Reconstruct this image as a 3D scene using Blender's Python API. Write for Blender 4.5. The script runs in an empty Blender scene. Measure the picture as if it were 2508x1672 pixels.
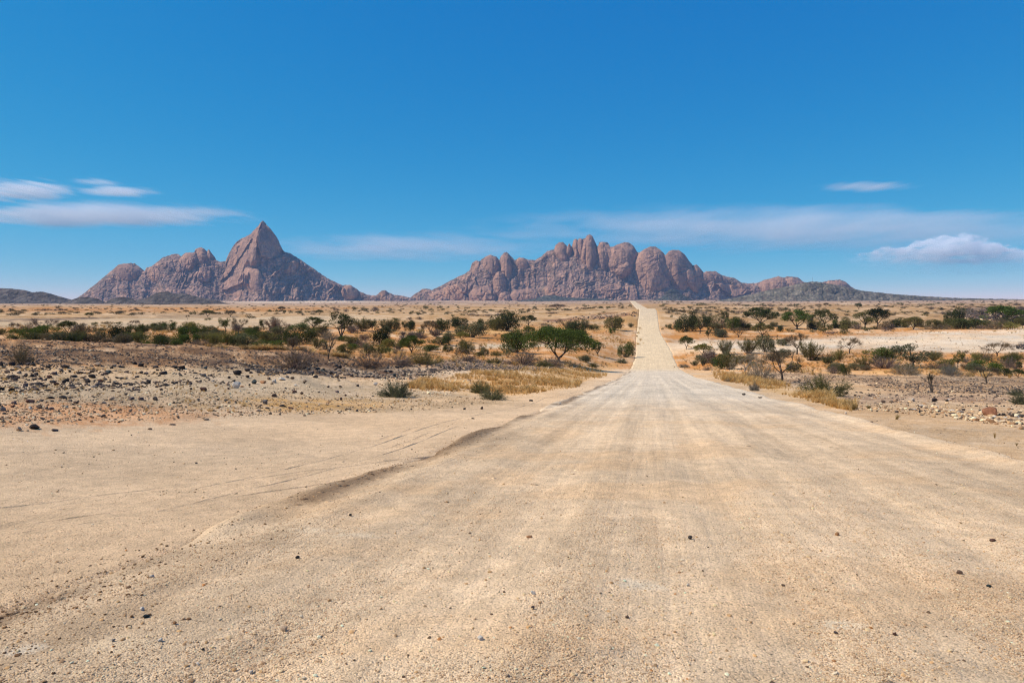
import bpy, math, random
import numpy as np
from mathutils import Vector, Euler

R = math.radians
S = bpy.context.scene
COL = S.collection
rng = np.random.default_rng(7)
random.seed(7)

# ------------------------------------------------------------------ camera, sky, sun, exposure
F, CX, HY = 1672.0, 1254.0, 733.6          # focal length and horizon in the photograph's own pixels
EYE = 1.7
cam = bpy.data.cameras.new('camera'); cam_o = bpy.data.objects.new('camera', cam); COL.objects.link(cam_o)
cam_o.location = (0, 0, EYE); cam_o.rotation_euler = (R(90), 0, 0)
cam.sensor_width = 36.0; cam.lens = 36.0 * F / 2508.0
cam.shift_y = -(836.0 - HY) / 2508.0
cam.clip_start = 0.1; cam.clip_end = 120000
S.camera = cam_o

SUN_EL, SUN_AZ = 47.0, 93.0                 # azimuth: degrees to the left of the view direction
sd = Vector((-math.sin(R(SUN_AZ)) * math.cos(R(SUN_EL)), math.cos(R(SUN_AZ)) * math.cos(R(SUN_EL)), math.sin(R(SUN_EL))))
sun = bpy.data.lights.new('sun', 'SUN'); sun.energy = 5.0; sun.angle = R(0.53); sun.color = (1.0, 0.935, 0.82)
sun_o = bpy.data.objects.new('sun', sun); COL.objects.link(sun_o)
sun_o.rotation_euler = sd.to_track_quat('Z', 'Y').to_euler()
sun_o.location = (-60, 20, 80)

W = bpy.data.worlds.new('World'); S.world = W; W.use_nodes = True
nt = W.node_tree; nt.nodes.clear()
def N(nt, t, **k):
    n = nt.nodes.new(t)
    for a, b in k.items():
        setattr(n, a, b)
    return n
def L(nt, a, b): nt.links.new(a, b)
wo = N(nt, 'ShaderNodeOutputWorld'); bg = N(nt, 'ShaderNodeBackground'); sky = N(nt, 'ShaderNodeTexSky')
sky.sky_type = 'NISHITA'; sky.sun_disc = False
sky.sun_elevation = R(SUN_EL); sky.sun_rotation = R(-SUN_AZ)
sky.altitude = 1200; sky.air_density = 0.6; sky.dust_density = 0.0; sky.ozone_density = 6.0
SKY_STRENGTH = 0.105
sep = N(nt, 'ShaderNodeSeparateColor'); com = N(nt, 'ShaderNodeCombineColor'); L(nt, sky.outputs[0], sep.inputs[0])
for k, (gain, power) in enumerate(((2.00, 2.10), (0.765, 0.65), (0.755, 0.25))):     # deep, polarised blue of the photograph
    m0 = N(nt, 'ShaderNodeMath', operation='MULTIPLY'); m0.inputs[1].default_value = SKY_STRENGTH; L(nt, sep.outputs[k], m0.inputs[0])
    m1 = N(nt, 'ShaderNodeMath', operation='POWER'); m1.inputs[1].default_value = power; L(nt, m0.outputs[0], m1.inputs[0])
    m2 = N(nt, 'ShaderNodeMath', operation='MULTIPLY'); m2.inputs[1].default_value = gain / SKY_STRENGTH; L(nt, m1.outputs[0], m2.inputs[0])
    L(nt, m2.outputs[0], com.inputs[k])
L(nt, com.outputs[0], bg.inputs['Color']); L(nt, bg.outputs[0], wo.inputs[0])
bg.inputs['Strength'].default_value = SKY_STRENGTH
S.view_settings.view_transform = 'Standard'; S.view_settings.look = 'None'
S.view_settings.exposure = 0.0; S.view_settings.gamma = 1.0; S.view_settings.use_curve_mapping = False
S.render.engine = 'CYCLES'
S.cycles.use_denoising = True; S.cycles.denoising_prefilter = 'FAST'; S.cycles.denoising_input_passes = 'RGB_ALBEDO_NORMAL'
S.cycles.max_bounces = 14; S.cycles.diffuse_bounces = 2; S.cycles.transparent_max_bounces = 24
S.cycles.volume_bounces = 12; S.cycles.volume_step_rate = 2.0; S.cycles.volume_max_steps = 48; S.cycles.transmission_bounces = 3; S.cycles.glossy_bounces = 1
S.cycles.caustics_reflective = False; S.cycles.caustics_refractive = False
S.cycles.filter_width = 1.2

# ------------------------------------------------------------------ small helpers
def lin(c):
    c = np.asarray(c, float) / 255.0
    return np.where(c <= 0.04045, c / 12.92, ((c + 0.055) / 1.055) ** 2.4)
def alb(r, g, b, k=(1.22, 1.09, 0.90)):    # albedo whose sunlit look is about this sRGB colour
    return lin((r, g, b)) * np.array(k)

def hash2(ix, iy, seed):
    h = (ix.astype(np.int64) * 374761393 + iy.astype(np.int64) * 668265263 + seed * 1442695041) & 0x7fffffff
    h = ((h ^ (h >> 13)) * 1274126177) & 0x7fffffff
    h = ((h ^ (h >> 15)) * 2246822519) & 0x7fffffff
    return ((h ^ (h >> 16)) & 0xffffff) / float(0xffffff)
def vnoise(x, y, seed=0):
    x = np.asarray(x, float); y = np.asarray(y, float)
    ix = np.floor(x); iy = np.floor(y); fx = x - ix; fy = y - iy
    fx = fx * fx * fx * (fx * (fx * 6 - 15) + 10); fy = fy * fy * fy * (fy * (fy * 6 - 15) + 10)
    a = hash2(ix, iy, seed); b = hash2(ix + 1, iy, seed); c = hash2(ix, iy + 1, seed); d = hash2(ix + 1, iy + 1, seed)
    return (a * (1 - fx) + b * fx) * (1 - fy) + (c * (1 - fx) + d * fx) * fy * 1.0 - 0.5
def fbm(x, y, seed=0, oct=4, gain=0.5, rot=0.6):
    s = 0; a = 1.0; x = np.asarray(x, float); y = np.asarray(y, float)
    c, si = math.cos(rot), math.sin(rot)
    for o in range(oct):
        s = s + a * vnoise(x, y, seed + o * 17)
        x, y = (c * x - si * y) * 2.03 + 11.3, (si * x + c * y) * 2.03 - 7.1
        a *= gain
    return s
def cells(x, y, seed=0):                    # Worley: distance to the nearest cell point, and a random value per cell
    x = np.asarray(x, float); y = np.asarray(y, float)
    ix = np.floor(x); iy = np.floor(y); best = np.full(x.shape, 9.0); val = np.zeros(x.shape)
    for dx in (-1, 0, 1):
        for dy in (-1, 0, 1):
            px = ix + dx + hash2(ix + dx, iy + dy, seed); py = iy + dy + hash2(ix + dx, iy + dy, seed + 5)
            d = (px - x) ** 2 + (py - y) ** 2
            m = d < best
            best = np.where(m, d, best); val = np.where(m, hash2(ix + dx, iy + dy, seed + 9), val)
    return np.sqrt(best), val
def sstep(a, b, x):
    t = np.clip((x - a) / (b - a), 0, 1); return t * t * (3 - 2 * t)

def mesh_np(name, verts, faces, smooth=False):
    verts = np.asarray(verts, np.float32); faces = np.asarray(faces, np.int32)
    me = bpy.data.meshes.new(name)
    me.vertices.add(len(verts)); me.vertices.foreach_set('co', verts.ravel())
    k = faces.shape[1]
    me.loops.add(faces.size); me.loops.foreach_set('vertex_index', faces.ravel())
    me.polygons.add(len(faces)); me.polygons.foreach_set('loop_start', np.arange(0, faces.size, k, dtype=np.int32))
    me.polygons.foreach_set('use_smooth', np.full(len(faces), smooth))
    me.update(calc_edges=True); me.validate(clean_customdata=False)
    return me
def grid_faces(n, m, wrap=False):
    i = np.arange(n - 1)[:, None]; j = np.arange(m if wrap else m - 1)[None, :]
    j2 = (j + 1) % m
    return np.stack([i * m + j, i * m + j2, (i + 1) * m + j2, (i + 1) * m + j], -1).reshape(-1, 4)
def set_color(me, name, rgb, alpha=None):
    a = me.attributes.new(name, 'FLOAT_COLOR', 'POINT')
    c = np.ones((len(me.vertices), 4), np.float32); c[:, :3] = rgb
    if alpha is not None: c[:, 3] = alpha
    a.data.foreach_set('color', c.ravel())
def set_float(me, name, v):
    a = me.attributes.new(name, 'FLOAT', 'POINT'); a.data.foreach_set('value', np.asarray(v, np.float32).ravel())
def link(name, data, parent=None, mat=None, loc=None):
    o = bpy.data.objects.new(name, data); COL.objects.link(o)
    if parent is not None: o.parent = parent
    if loc is not None: o.location = loc
    if mat is not None and data is not None and not data.materials: data.materials.append(mat)
    return o
def tag(o, label=None, cat=None, group=None, kind=None):
    if label: o['label'] = label
    if cat: o['category'] = cat
    if group: o['group'] = group
    if kind: o['kind'] = kind
    return o

# ------------------------------------------------------------------ materials
def new_mat(name):
    m = bpy.data.materials.new(name); m.use_nodes = True
    nt = m.node_tree; nt.nodes.clear()
    out = N(nt, 'ShaderNodeOutputMaterial'); b = N(nt, 'ShaderNodeBsdfPrincipled')
    b.inputs['Roughness'].default_value = 0.95; b.inputs['Specular IOR Level'].default_value = 0.15
    L(nt, b.outputs[0], out.inputs['Surface'])
    return m, nt, b, out
def ramp(nt, fac, stops):
    r = N(nt, 'ShaderNodeValToRGB'); L(nt, fac, r.inputs[0])
    e = r.color_ramp.elements
    while len(e) < len(stops): e.new(0.5)
    for k, (p, c) in enumerate(stops):
        e[k].position = p; e[k].color = (c[0], c[1], c[2], 1) if not isinstance(c, (int, float)) else (c, c, c, 1)
    return r.outputs['Color']
def mix(nt, fac, a, b, mode='MIX'):
    m = N(nt, 'ShaderNodeMix', data_type='RGBA', blend_type=mode)
    for q, v in ((0, fac), (6, a), (7, b)):
        sock = m.inputs[q]
        if isinstance(v, (int, float)): sock.default_value = v if q == 0 else (v, v, v, 1)
        elif isinstance(v, (tuple, list, np.ndarray)): sock.default_value = (v[0], v[1], v[2], 1)
        else: L(nt, v, sock)
    return m.outputs[2]
def math_(nt, op, a, b=0.0, clamp=False):
    m = N(nt, 'ShaderNodeMath', operation=op, use_clamp=clamp)
    for s, v in ((m.inputs[0], a), (m.inputs[1], b)):
        if isinstance(v, (int, float)): s.default_value = v
        else: L(nt, v, s)
    return m.outputs[0]
def noise(nt, vec, scale, detail=3, rough=0.55):
    n = N(nt, 'ShaderNodeTexNoise'); n.inputs['Scale'].default_value = scale
    n.inputs['Detail'].default_value = detail; n.inputs['Roughness'].default_value = rough
    if vec is not None: L(nt, vec, n.inputs['Vector'])
    return n.outputs['Fac']
def voro(nt, vec, scale, feature='F1'):
    n = N(nt, 'ShaderNodeTexVoronoi', feature=feature); n.inputs['Scale'].default_value = scale
    L(nt, vec, n.inputs['Vector']); return n
def bump(nt, h, strength, dist, normal=None):
    b = N(nt, 'ShaderNodeBump'); b.inputs['Strength'].default_value = strength; b.inputs['Distance'].default_value = dist
    L(nt, h, b.inputs['Height'])
    if normal is not None: L(nt, normal, b.inputs['Normal'])
    return b.outputs[0]

def ground_material(name, road=False):
    m, nt, b, out = new_mat(name)
    geo = N(nt, 'ShaderNodeNewGeometry'); P = geo.outputs['Position']
    at = N(nt, 'ShaderNodeAttribute', attribute_name='zone')
    base, stony = at.outputs['Color'], at.outputs['Alpha']
    big = noise(nt, P, 0.35, 4)
    base = mix(nt, 1.0, base, ramp(nt, big, [(0.25, 0.84), (0.75, 1.14)]), 'MULTIPLY')
    mid = noise(nt, P, 3.2, 5, 0.65)
    base = mix(nt, 1.0, base, ramp(nt, mid, [(0.28, 0.80), (0.72, 1.18)]), 'MULTIPLY')
    # fine grit
    g1 = voro(nt, P, 95.0); g2 = voro(nt, P, 34.0); g3 = voro(nt, P, 7.5)
    def grains(v, stops):
        sx = N(nt, 'ShaderNodeSeparateColor'); L(nt, v.outputs['Color'], sx.inputs[0])
        return ramp(nt, sx.outputs[0], stops), sx.outputs[1]
    c1, r1 = grains(g1, [(0.0, (.55, .50, .46)), (0.25, (.9, .88, .86)), (0.7, (1.06, 1.05, 1.04)), (1.0, (1.28, 1.30, 1.32))])
    base = mix(nt, 0.75, base, c1, 'MULTIPLY')
    c2, r2 = grains(g2, [(0.0, (.42, .38, .36)), (0.3, (.80, .74, .70)), (0.75, (1.08, 1.04, 1.02)), (1.0, (1.35, 1.38, 1.42))])
    f2 = math_(nt, 'GREATER_THAN', r2, 0.66)
    d2 = math_(nt, 'LESS_THAN', g2.outputs['Distance'], 0.36)
    base = mix(nt, math_(nt, 'MULTIPLY', f2, math_(nt, 'MULTIPLY', d2, 0.8)), base, mix(nt, 1.0, base, c2, 'MULTIPLY'))
    c3, r3 = grains(g3, [(0.0, (.30, .27, .26)), (0.4, (.62, .55, .50)), (0.75, (1.05, 1.0, .97)), (1.0, (1.45, 1.48, 1.5))])
    f3 = math_(nt, 'LESS_THAN', r3, math_(nt, 'SUBTRACT', stony, 0.22))
    d3 = math_(nt, 'LESS_THAN', g3.outputs['Distance'], 0.40)
    k3 = math_(nt, 'MULTIPLY', f3, d3)
    base = mix(nt, math_(nt, 'MULTIPLY', k3, 0.85), base, mix(nt, 1.0, base, c3, 'MULTIPLY'))
    h1 = math_(nt, 'MULTIPLY', g1.outputs['Distance'], -0.60)
    h2 = math_(nt, 'MULTIPLY', math_(nt, 'SUBTRACT', 0.36, g2.outputs['Distance'], True), math_(nt, 'MULTIPLY', f2, 2.0))
    h3 = math_(nt, 'MULTIPLY', math_(nt, 'SUBTRACT', 0.40, g3.outputs['Distance'], True), math_(nt, 'MULTIPLY', f3, 11.0))
    hn = math_(nt, 'MULTIPLY', noise(nt, P, 11.0, 7, 0.72), 2.2)
    h = math_(nt, 'ADD', math_(nt, 'ADD', h1, h2), math_(nt, 'ADD', h3, hn))
    if road:
        st = N(nt, 'ShaderNodeAttribute', attribute_name='st')
        sc = N(nt, 'ShaderNodeMapping'); L(nt, st.outputs['Vector'], sc.inputs[0]); sc.inputs['Scale'].default_value = (1.0, 0.035, 1.0)
        s1 = noise(nt, sc.outputs[0], 2.6, 5, 0.6); s2 = noise(nt, sc.outputs[0], 9.0, 3, 0.6)
        base = mix(nt, 1.0, base, ramp(nt, s1, [(0.3, (.90, .885, .87)), (0.5, (1, 1, 1)), (0.72, (1.07, 1.065, 1.055))]), 'MULTIPLY')
        base = mix(nt, 1.0, base, ramp(nt, s2, [(0.3, 0.92), (0.7, 1.06)]), 'MULTIPLY')
        h = math_(nt, 'ADD', h, math_(nt, 'MULTIPLY', s2, 1.5))
    L(nt, base, b.inputs['Base Color'])
    L(nt, bump(nt, h, 1.0, 0.011), b.inputs['Normal'])
    return m

def stone_mat(name, c, inst=False, var=0.35):
    m, nt, b, out = new_mat(name)
    tc = N(nt, 'ShaderNodeTexCoord'); oi = N(nt, 'ShaderNodeObjectInfo')
    n1 = noise(nt, tc.outputs['Object'], 3.0, 5, 0.65)
    col = mix(nt, 1.0, tuple(c), ramp(nt, n1, [(0.25, 0.6), (0.75, 1.4)]), 'MULTIPLY')
    if inst:
        at = N(nt, 'ShaderNodeAttribute', attribute_name='tint', attribute_type='INSTANCER')
        col = mix(nt, 1.0, at.outputs['Color'], ramp(nt, n1, [(0.25, 0.75), (0.75, 1.25)]), 'MULTIPLY')
    else:
        col = mix(nt, 1.0, col, ramp(nt, oi.outputs['Random'], [(0, (1 - var, 1 - var, 1 - var)), (1, (1 + var, 1 + var * .9, 1 + var * .8))]), 'MULTIPLY')
    L(nt, col, b.inputs['Base Color']); b.inputs['Roughness'].default_value = 0.85
    b.inputs['Specular IOR Level'].default_value = 0.12
    L(nt, bump(nt, noise(nt, tc.outputs['Object'], 9.0, 5, 0.7), 0.5, 0.08), b.inputs['Normal'])
    return m

def leaf_mat(name, c, c2=None):
    m, nt, b, out = new_mat(name)
    nt.nodes.remove(b)
    oi = N(nt, 'ShaderNodeObjectInfo'); geo = N(nt, 'ShaderNodeNewGeometry')
    c = np.asarray(c, float); c2 = np.asarray(c2, float) if c2 is not None else c * np.array([1.6, 1.45, 1.3])
    n1 = noise(nt, geo.outputs['Position'], 1.3, 3)
    col = mix(nt, ramp(nt, n1, [(0.3, 0.0), (0.7, 1.0)]), tuple(c * 0.8), tuple(c2))
    ri = ramp(nt, geo.outputs['Random Per Island'], [(0, 0.62), (1, 1.4)])
    col = mix(nt, 1.0, col, ri, 'MULTIPLY')
    col = mix(nt, 1.0, col, ramp(nt, oi.outputs['Random'], [(0, (.8, .84, .9)), (1, (1.2, 1.12, 1.0))]), 'MULTIPLY')
    d = N(nt, 'ShaderNodeBsdfDiffuse'); t = N(nt, 'ShaderNodeBsdfTranslucent')
    L(nt, col, d.inputs[0]); L(nt, mix(nt, 1.0, col, (1.1, 1.15, 0.6), 'MULTIPLY'), t.inputs[0])
    mx = N(nt, 'ShaderNodeMixShader'); mx.inputs[0].default_value = 0.25
    L(nt, d.outputs[0], mx.inputs[1]); L(nt, t.outputs[0], mx.inputs[2]); L(nt, mx.outputs[0], out.inputs['Surface'])
    return m
def bark_mat(name, c):
    m, nt, b, out = new_mat(name)
    tc = N(nt, 'ShaderNodeTexCoord'); oi = N(nt, 'ShaderNodeObjectInfo')
    col = mix(nt, 1.0, tuple(c), ramp(nt, noise(nt, tc.outputs['Object'], 4.0, 4), [(0.3, 0.65), (0.7, 1.35)]), 'MULTIPLY')
    col = mix(nt, 1.0, col, ramp(nt, oi.outputs['Random'], [(0, 0.8), (1, 1.2)]), 'MULTIPLY')
    L(nt, col, b.inputs['Base Color'])
    return m

# ------------------------------------------------------------------ terrain heights (all from one height function)
COLS = {  # photograph column : (distance, drop below the eye)
 0:    [(0,1.7),(4,2.1),(10,2.5),(20,3.05),(30,3.65),(42,4.4),(50,4.6),(60,4.4),(70,4.05),(78,4.4),(95,6.2),(120,7.2),(150,7.8),(200,8.2),(300,8.8),(500,10.5),(1000,13),(2000,15),(4000,16),(6000,12),(7600,1.5),(8800,-3),(12000,-3)],
 430:  [(0,1.7),(4,2.1),(10,2.6),(20,3.25),(30,3.85),(45,4.95),(58,5.15),(70,4.75),(80,5.2),(100,7),(130,8.3),(160,9),(220,9.6),(300,10),(500,11.5),(1000,13.5),(2000,15.5),(4000,17),(6000,12),(7600,1.5),(8800,-3),(12000,-3)],
 690:  [(0,1.7),(4,2.1),(10,2.68),(20,3.4),(30,4.15),(45,5.4),(60,6.2),(72,5.6),(82,6),(100,7.6),(130,9.2),(160,10),(220,10.8),(300,11),(500,12),(1000,13.8),(2000,15.5),(4000,17),(6000,12),(7600,1.5),(8800,-3),(12000,-3)],
 900:  [(0,1.7),(4,2.1),(10,2.72),(20,3.5),(30,4.4),(45,5.9),(60,7.1),(75,7.6),(85,7.45),(100,8.5),(130,10),(160,11),(220,11.8),(300,12),(500,12.5),(1000,14),(2000,15),(4000,16),(6000,10),(7600,1.5),(8800,-3),(12000,-3)],
 1330: [(0,1.7),(4,2.1),(10,2.75),(20,3.7),(30,4.7),(50,6.5),(70,8.2),(90,9.5),(110,10.8),(140,12.4),(180,13.6),(250,14.5),(350,14.8),(500,14),(700,12.5),(1000,13.5),(2000,14),(4000,14),(6000,8),(7600,1.5),(8800,-3),(12000,-3)],
 1490: [(0,1.7),(4,2.1),(10,2.75),(20,3.75),(40,5.7),(70,8.5),(100,11.1),(130,13.4),(160,14.9),(200,15.9),(260,15.9),(373,15.6),(476,12),(600,10),(800,10.5),(1400,10),(2500,10),(6000,6),(7600,1.5),(8800,-3),(12000,-3)],
 1600: [(0,1.7),(4,2.1),(10,2.75),(20,3.75),(40,5.75),(70,8.6),(100,11.5),(130,14),(150,15.7),(175,17.2),(200,17.8),(230,17.6),(260,17),(320,17),(373,16.2),(418,11.5),(476,6.3),(520,6.5),(600,8.5),(700,10),(1000,9),(1400,7),(1900,3.5),(2600,6),(6000,4),(7600,1.5),(8800,-3),(12000,-3)],
 1815: [(0,1.7),(4,2.1),(10,2.75),(20,3.75),(40,5.7),(60,7.7),(80,9.8),(100,11.6),(130,14),(160,15.2),(200,15.8),(260,16),(320,15.6),(400,14),(500,12),(700,11),(1000,10.5),(2000,11),(4000,10),(6000,6),(7600,1.5),(8800,-3),(12000,-3)],
 2130: [(0,1.7),(4,2.1),(10,2.75),(20,3.7),(30,4.9),(40,6),(50,7.1),(70,9),(90,10.7),(110,12),(140,13.8),(170,14.9),(200,15.2),(230,14.8),(330,15),(380,14.3),(450,12.5),(600,11),(800,10),(1400,9),(2500,8),(4000,5),(6000,1),(7600,1.5),(8800,-3),(12000,-3)],
 2508: [(0,1.7),(4,2.1),(10,2.7),(20,3.7),(30,4.9),(45,7),(60,8.4),(80,10.2),(100,11.7),(130,13.5),(170,14.2),(200,14.2),(300,13.5),(360,12.6),(450,11),(600,9.5),(1000,8.5),(2000,6),(4000,2.5),(6000,0.5),(7600,1.5),(8800,-3),(12000,-3)],
}
CPX = np.array(sorted(COLS), float)
LD = np.linspace(math.log(0.8), math.log(90000), 900)
DD = np.exp(LD)
TAB = []
for c in sorted(COLS):
    k = np.array(COLS[c], float)
    z = np.interp(DD, k[:, 0], k[:, 1])
    ker = np.exp(-0.5 * (np.arange(-14, 15) / 5.0) ** 2); ker /= ker.sum()
    zp = np.concatenate([np.full(14, z[0]), z, np.full(14, z[-1])])
    TAB.append(np.convolve(zp, ker, 'valid'))
TAB = np.array(TAB)
def col_drop(px, d):
    px = np.clip(px, -200, 2700); d = np.clip(d, 0.85, 80000)
    i = np.clip(np.searchsorted(CPX, px) - 1, 0, len(CPX) - 2)
    t = np.clip((px - CPX[i]) / (CPX[i + 1] - CPX[i]), 0, 1); t = t * t * (3 - 2 * t)
    u = (np.log(d) - LD[0]) / (LD[1] - LD[0]); j = np.clip(u.astype(int), 0, len(LD) - 2); f = u - j
    a = TAB[i, j] * (1 - f) + TAB[i, j + 1] * f; b = TAB[i + 1, j] * (1 - f) + TAB[i + 1, j + 1] * f
    return a * (1 - t) + b * t
RK = np.array([(-60, 1.07 - .2054 * 60), (0, 1.07), (150, 31.6), (190, 39.7), (224, 46.7), (260, 53.3), (310, 62.4), (373, 74.4), (476, 95), (700, 134.8), (1000, 184.8), (1400, 251), (1900, 335), (2600, 457)])
_ky = np.arange(-60, 2600, 2.0); _kx = np.interp(_ky, RK[:, 0], RK[:, 1])
_k = np.exp(-0.5 * (np.arange(-12, 13) / 5.0) ** 2); _k /= _k.sum()
_kx[12:-12] = np.convolve(_kx, _k, 'valid')
def road_x(y): return np.interp(y, _ky, _kx)
RW = 6.05
def road_base(y):                                          # height of the road's centre line
    return EYE - col_drop(np.full(np.shape(y), 1600.0), np.abs(y) * 1.0)
def terrain0(x, y):
    x = np.asarray(x, float); y = np.asarray(y, float)
    r = np.hypot(x, y)
    th = np.arctan2(x, y)
    thc = np.clip(th, -0.72, 0.72)
    d = r * np.cos(thc)
    px = CX + F * np.tan(thc)
    dr = col_drop(px, d)
    behind = sstep(1.2, 2.2, np.abs(th))
    dr = dr * (1 - behind) + np.minimum(dr, 1.7 + 0.01 * r) * behind
    z = EYE - dr
    # embankment: close to the road the ground follows the road
    lat = np.abs(x - road_x(y)); ok = (y > -40) & (y < 560)
    w = (1 - sstep(RW + 0.5, RW + 14, lat)) * ok * (1 - sstep(480, 560, y)) * sstep(-40, 0, y)
    z = z * (1 - w) + road_base(np.clip(y, 0.9, None)) * w
    return z, r, px, lat
def relief(x, y, r, lat):
    off = sstep(RW - 0.5, RW + 6, lat)
    a = 0.035 * fbm(x / 1.1, y / 1.1, 3, 4) * (0.35 + 0.65 * off) * (1 - sstep(60, 160, r))
    a = a + 0.22 * fbm(x / 9, y / 9, 5, 4) * sstep(16, 45, r) * off
    a = a + 0.9 * fbm(x / 60, y / 60, 8, 4) * sstep(90, 260, r) * off * (1 - 0.5 * sstep(300, 900, r))
    a = a + 2.4 * fbm(x / 420, y / 420, 9, 4) * sstep(600, 1500, r) * off * (1 - sstep(6500, 8200, r))
    # rubble on the dark bank left of the road
    px = CX + F * x / np.maximum(y, 1.0)
    bank = sstep(36, 50, r) * (1 - sstep(85, 100, r)) * (1 - sstep(820, 1150, px)) * (y > 0)
    return a + bank * (0.30 * fbm(x / 2.2, y / 2.2, 31, 4) + 0.35 * fbm(x / 7, y / 7, 33, 3))
TRACKS = [(-9.6, .16), (-8.0, .16), (-11.3, .12), (-7.2, .1)]
def ground(x, y):                                          # terrain without the road sheet
    z, r, px, lat = terrain0(x, y)
    return z + relief(np.asarray(x, float), np.asarray(y, float), r, lat)
def road_prof(t, y):                                       # t: metres right of the centre line
    n = fbm(t * 0.0 + y / 2.6, t * 0.7, 41, 4)
    crown = 0.05 * (1 - (t / RW) ** 2)
    wr = 0.035 + 0.11 * n
    berm = np.clip(wr, 0.0, .08) * np.exp(-((t + 5.55 + 0.35 * fbm(y / 7.0, 0 * t, 43, 3)) / 0.30) ** 2)
    berm = berm + 0.6 * np.clip(0.04 + 0.10 * fbm(y / 3.1, t, 45, 3), 0, .2) * np.exp(-((t + 4.6 + 0.3 * fbm(y / 9.0, 0 * t, 46, 2)) / 0.34) ** 2)
    berm = berm + np.clip(0.05 + 0.06 * n, 0, .2) * np.exp(-((t - 5.6) / 0.45) ** 2)
    rut = 0.016 * (np.sin(t * 2.6 + 1.3 * fbm(y / 30, t * 0.1, 47, 2)) + 0.6 * np.sin(t * 6.1 + 2.0 * fbm(y / 18, t * .2, 48, 2)))
    gran = (0.020 * fbm(t / 0.42, y / 0.55, 50, 5, 0.6) + 0.03 * fbm(t / 2.2, y / 3.5, 51, 3)) * (1 - sstep(25, 70, y))
    edge = -0.34 * sstep(RW - 0.55, RW + 0.35, np.abs(t) + 0.45 * fbm(y / 3.0, np.sign(t) * 3.0, 53, 3))
    fade = 1 - sstep(70, 150, y)
    wash = 0.004 * np.sin(y * 2 * math.pi / .75 + 3.0 * fbm(t / 1.5, y / 6.0, 55, 2)) * np.clip(.2 + 1.6 * fbm(t / 1.1, y / 9.0, 56, 3), 0, 1) * (1 - sstep(14, 26, y))
    return crown + (berm + rut + gran + wash) * fade + edge + 0.05
def surface(x, y):
    x = np.asarray(x, float); y = np.asarray(y, float)
    g = ground(x, y); t = x - road_x(y)
    on = (np.abs(t) < RW + 0.4) & (y > -20) & (y < 2500)
    rz = road_base(np.clip(y, 0.9, None)) + road_prof(t, y)
    return np.where(on, np.maximum(g, rz), g)
def project(x, y, z): return CX + F * x / y, HY - F * (z - EYE) / y
_srch = np.exp(np.linspace(math.log(3.0), math.log(9000), 2600))
def at(px, py, dmin=0.0, dmax=9000):                       # ground point seen at a pixel of the photograph
    d = _srch[(_srch >= dmin) & (_srch <= dmax)]
    x = (px - CX) / F * d; z = surface(x, d); yy = HY - F * (z - EYE) / d
    vis = np.minimum.accumulate(yy)
    hit = np.where(yy <= py)[0]
    k = hit[0] if len(hit) else int(np.argmin(np.abs(yy - py)))
    return Vector((x[k], d[k], z[k]))

# ------------------------------------------------------------------ zones of soil (albedo, stoniness) as polygons in plan, given by what the ground shows
Z = []
def zone(c, stony, pts, ex=10, ey=3.0, soft=1.0): Z.append((alb(*c), stony, np.array(pts, float), ex, ey, soft))
BASE = alb(205, 181, 154)
zone((150, 126, 112), .2, [(-900, 731), (3500, 731), (3500, 752), (-900, 752)], 60, 2)
zone((205, 188, 172), .1, [(500, 733), (930, 733), (900, 741), (640, 742), (520, 738)], 30, 1)
zone((162, 129, 88), .15, [(-900, 748), (900, 748), (1560, 744), (2100, 744), (3500, 743), (3500, 806), (1600, 806), (900, 806), (-900, 806)], 60, 3)
zone((180, 128, 74), .05, [(-900, 752), (700, 753), (1000, 750), (700, 762), (300, 764), (-900, 763)], 40, 2)
zone((150, 128, 104), .3, [(320, 769), (620, 768), (560, 779), (330, 783)], 30, 2)
zone((184, 165, 140), .15, [(-900, 781), (200, 780), (520, 779), (900, 771), (960, 781), (820, 797), (500, 806), (-900, 806)], 40, 2)
zone((95, 80, 72), .5, [(-100, 783), (110, 779), (300, 777), (230, 782), (0, 789)], 20, 1)
zone((180, 128, 74), .1, [(-900, 806), (300, 804), (700, 806), (960, 795), (1300, 797), (1560, 796), (1580, 905), (1300, 900), (700, 900), (-900, 900)], 40, 3)
zone((212, 172, 118), .1, [(960, 812), (1330, 806), (1560, 800), (1560, 808), (1300, 815), (980, 822)], 60, 3)
zone((200, 184, 160), .1, [(1130, 846), (1300, 840), (1540, 840), (1540, 848), (1300, 851), (1150, 856)], 50, 2)
zone((130, 98, 78), .7, [(1320, 786), (1440, 772), (1560, 764), (1545, 774), (1440, 782), (1360, 790)], 20, 2)
zone((180, 127, 72), .1, [(1600, 800), (2000, 805), (2300, 803), (3500, 796), (3500, 815), (2250, 822), (2000, 832), (1600, 840)], 50, 3)
zone((207, 192, 174), .25, [(1690, 832), (1900, 834), (2000, 829), (2200, 816), (2508, 804), (3400, 796), (3400, 862), (2330, 864), (2150, 853), (2000, 854), (1850, 868), (1690, 852)], 30, 3)
zone((182, 129, 74), .12, [(1620, 868), (1900, 866), (2130, 858), (2330, 864), (3400, 862), (3400, 926), (2100, 919), (1900, 913), (1640, 906)], 30, 3)
zone((222, 176, 122), .1, [(1960, 908), (2220, 906), (2400, 915), (2200, 919), (2000, 914)], 40, 2)
zone((70, 56, 54), .95, [(2290, 765), (2380, 752), (2460, 751), (2508, 757), (2700, 760), (2600, 775), (2470, 790), (2390, 782)], 14, 3)
zone((80, 66, 60), .9, [(2480, 846), (2508, 840), (2700, 836), (2700, 850), (2500, 852)], 14, 2)
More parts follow.
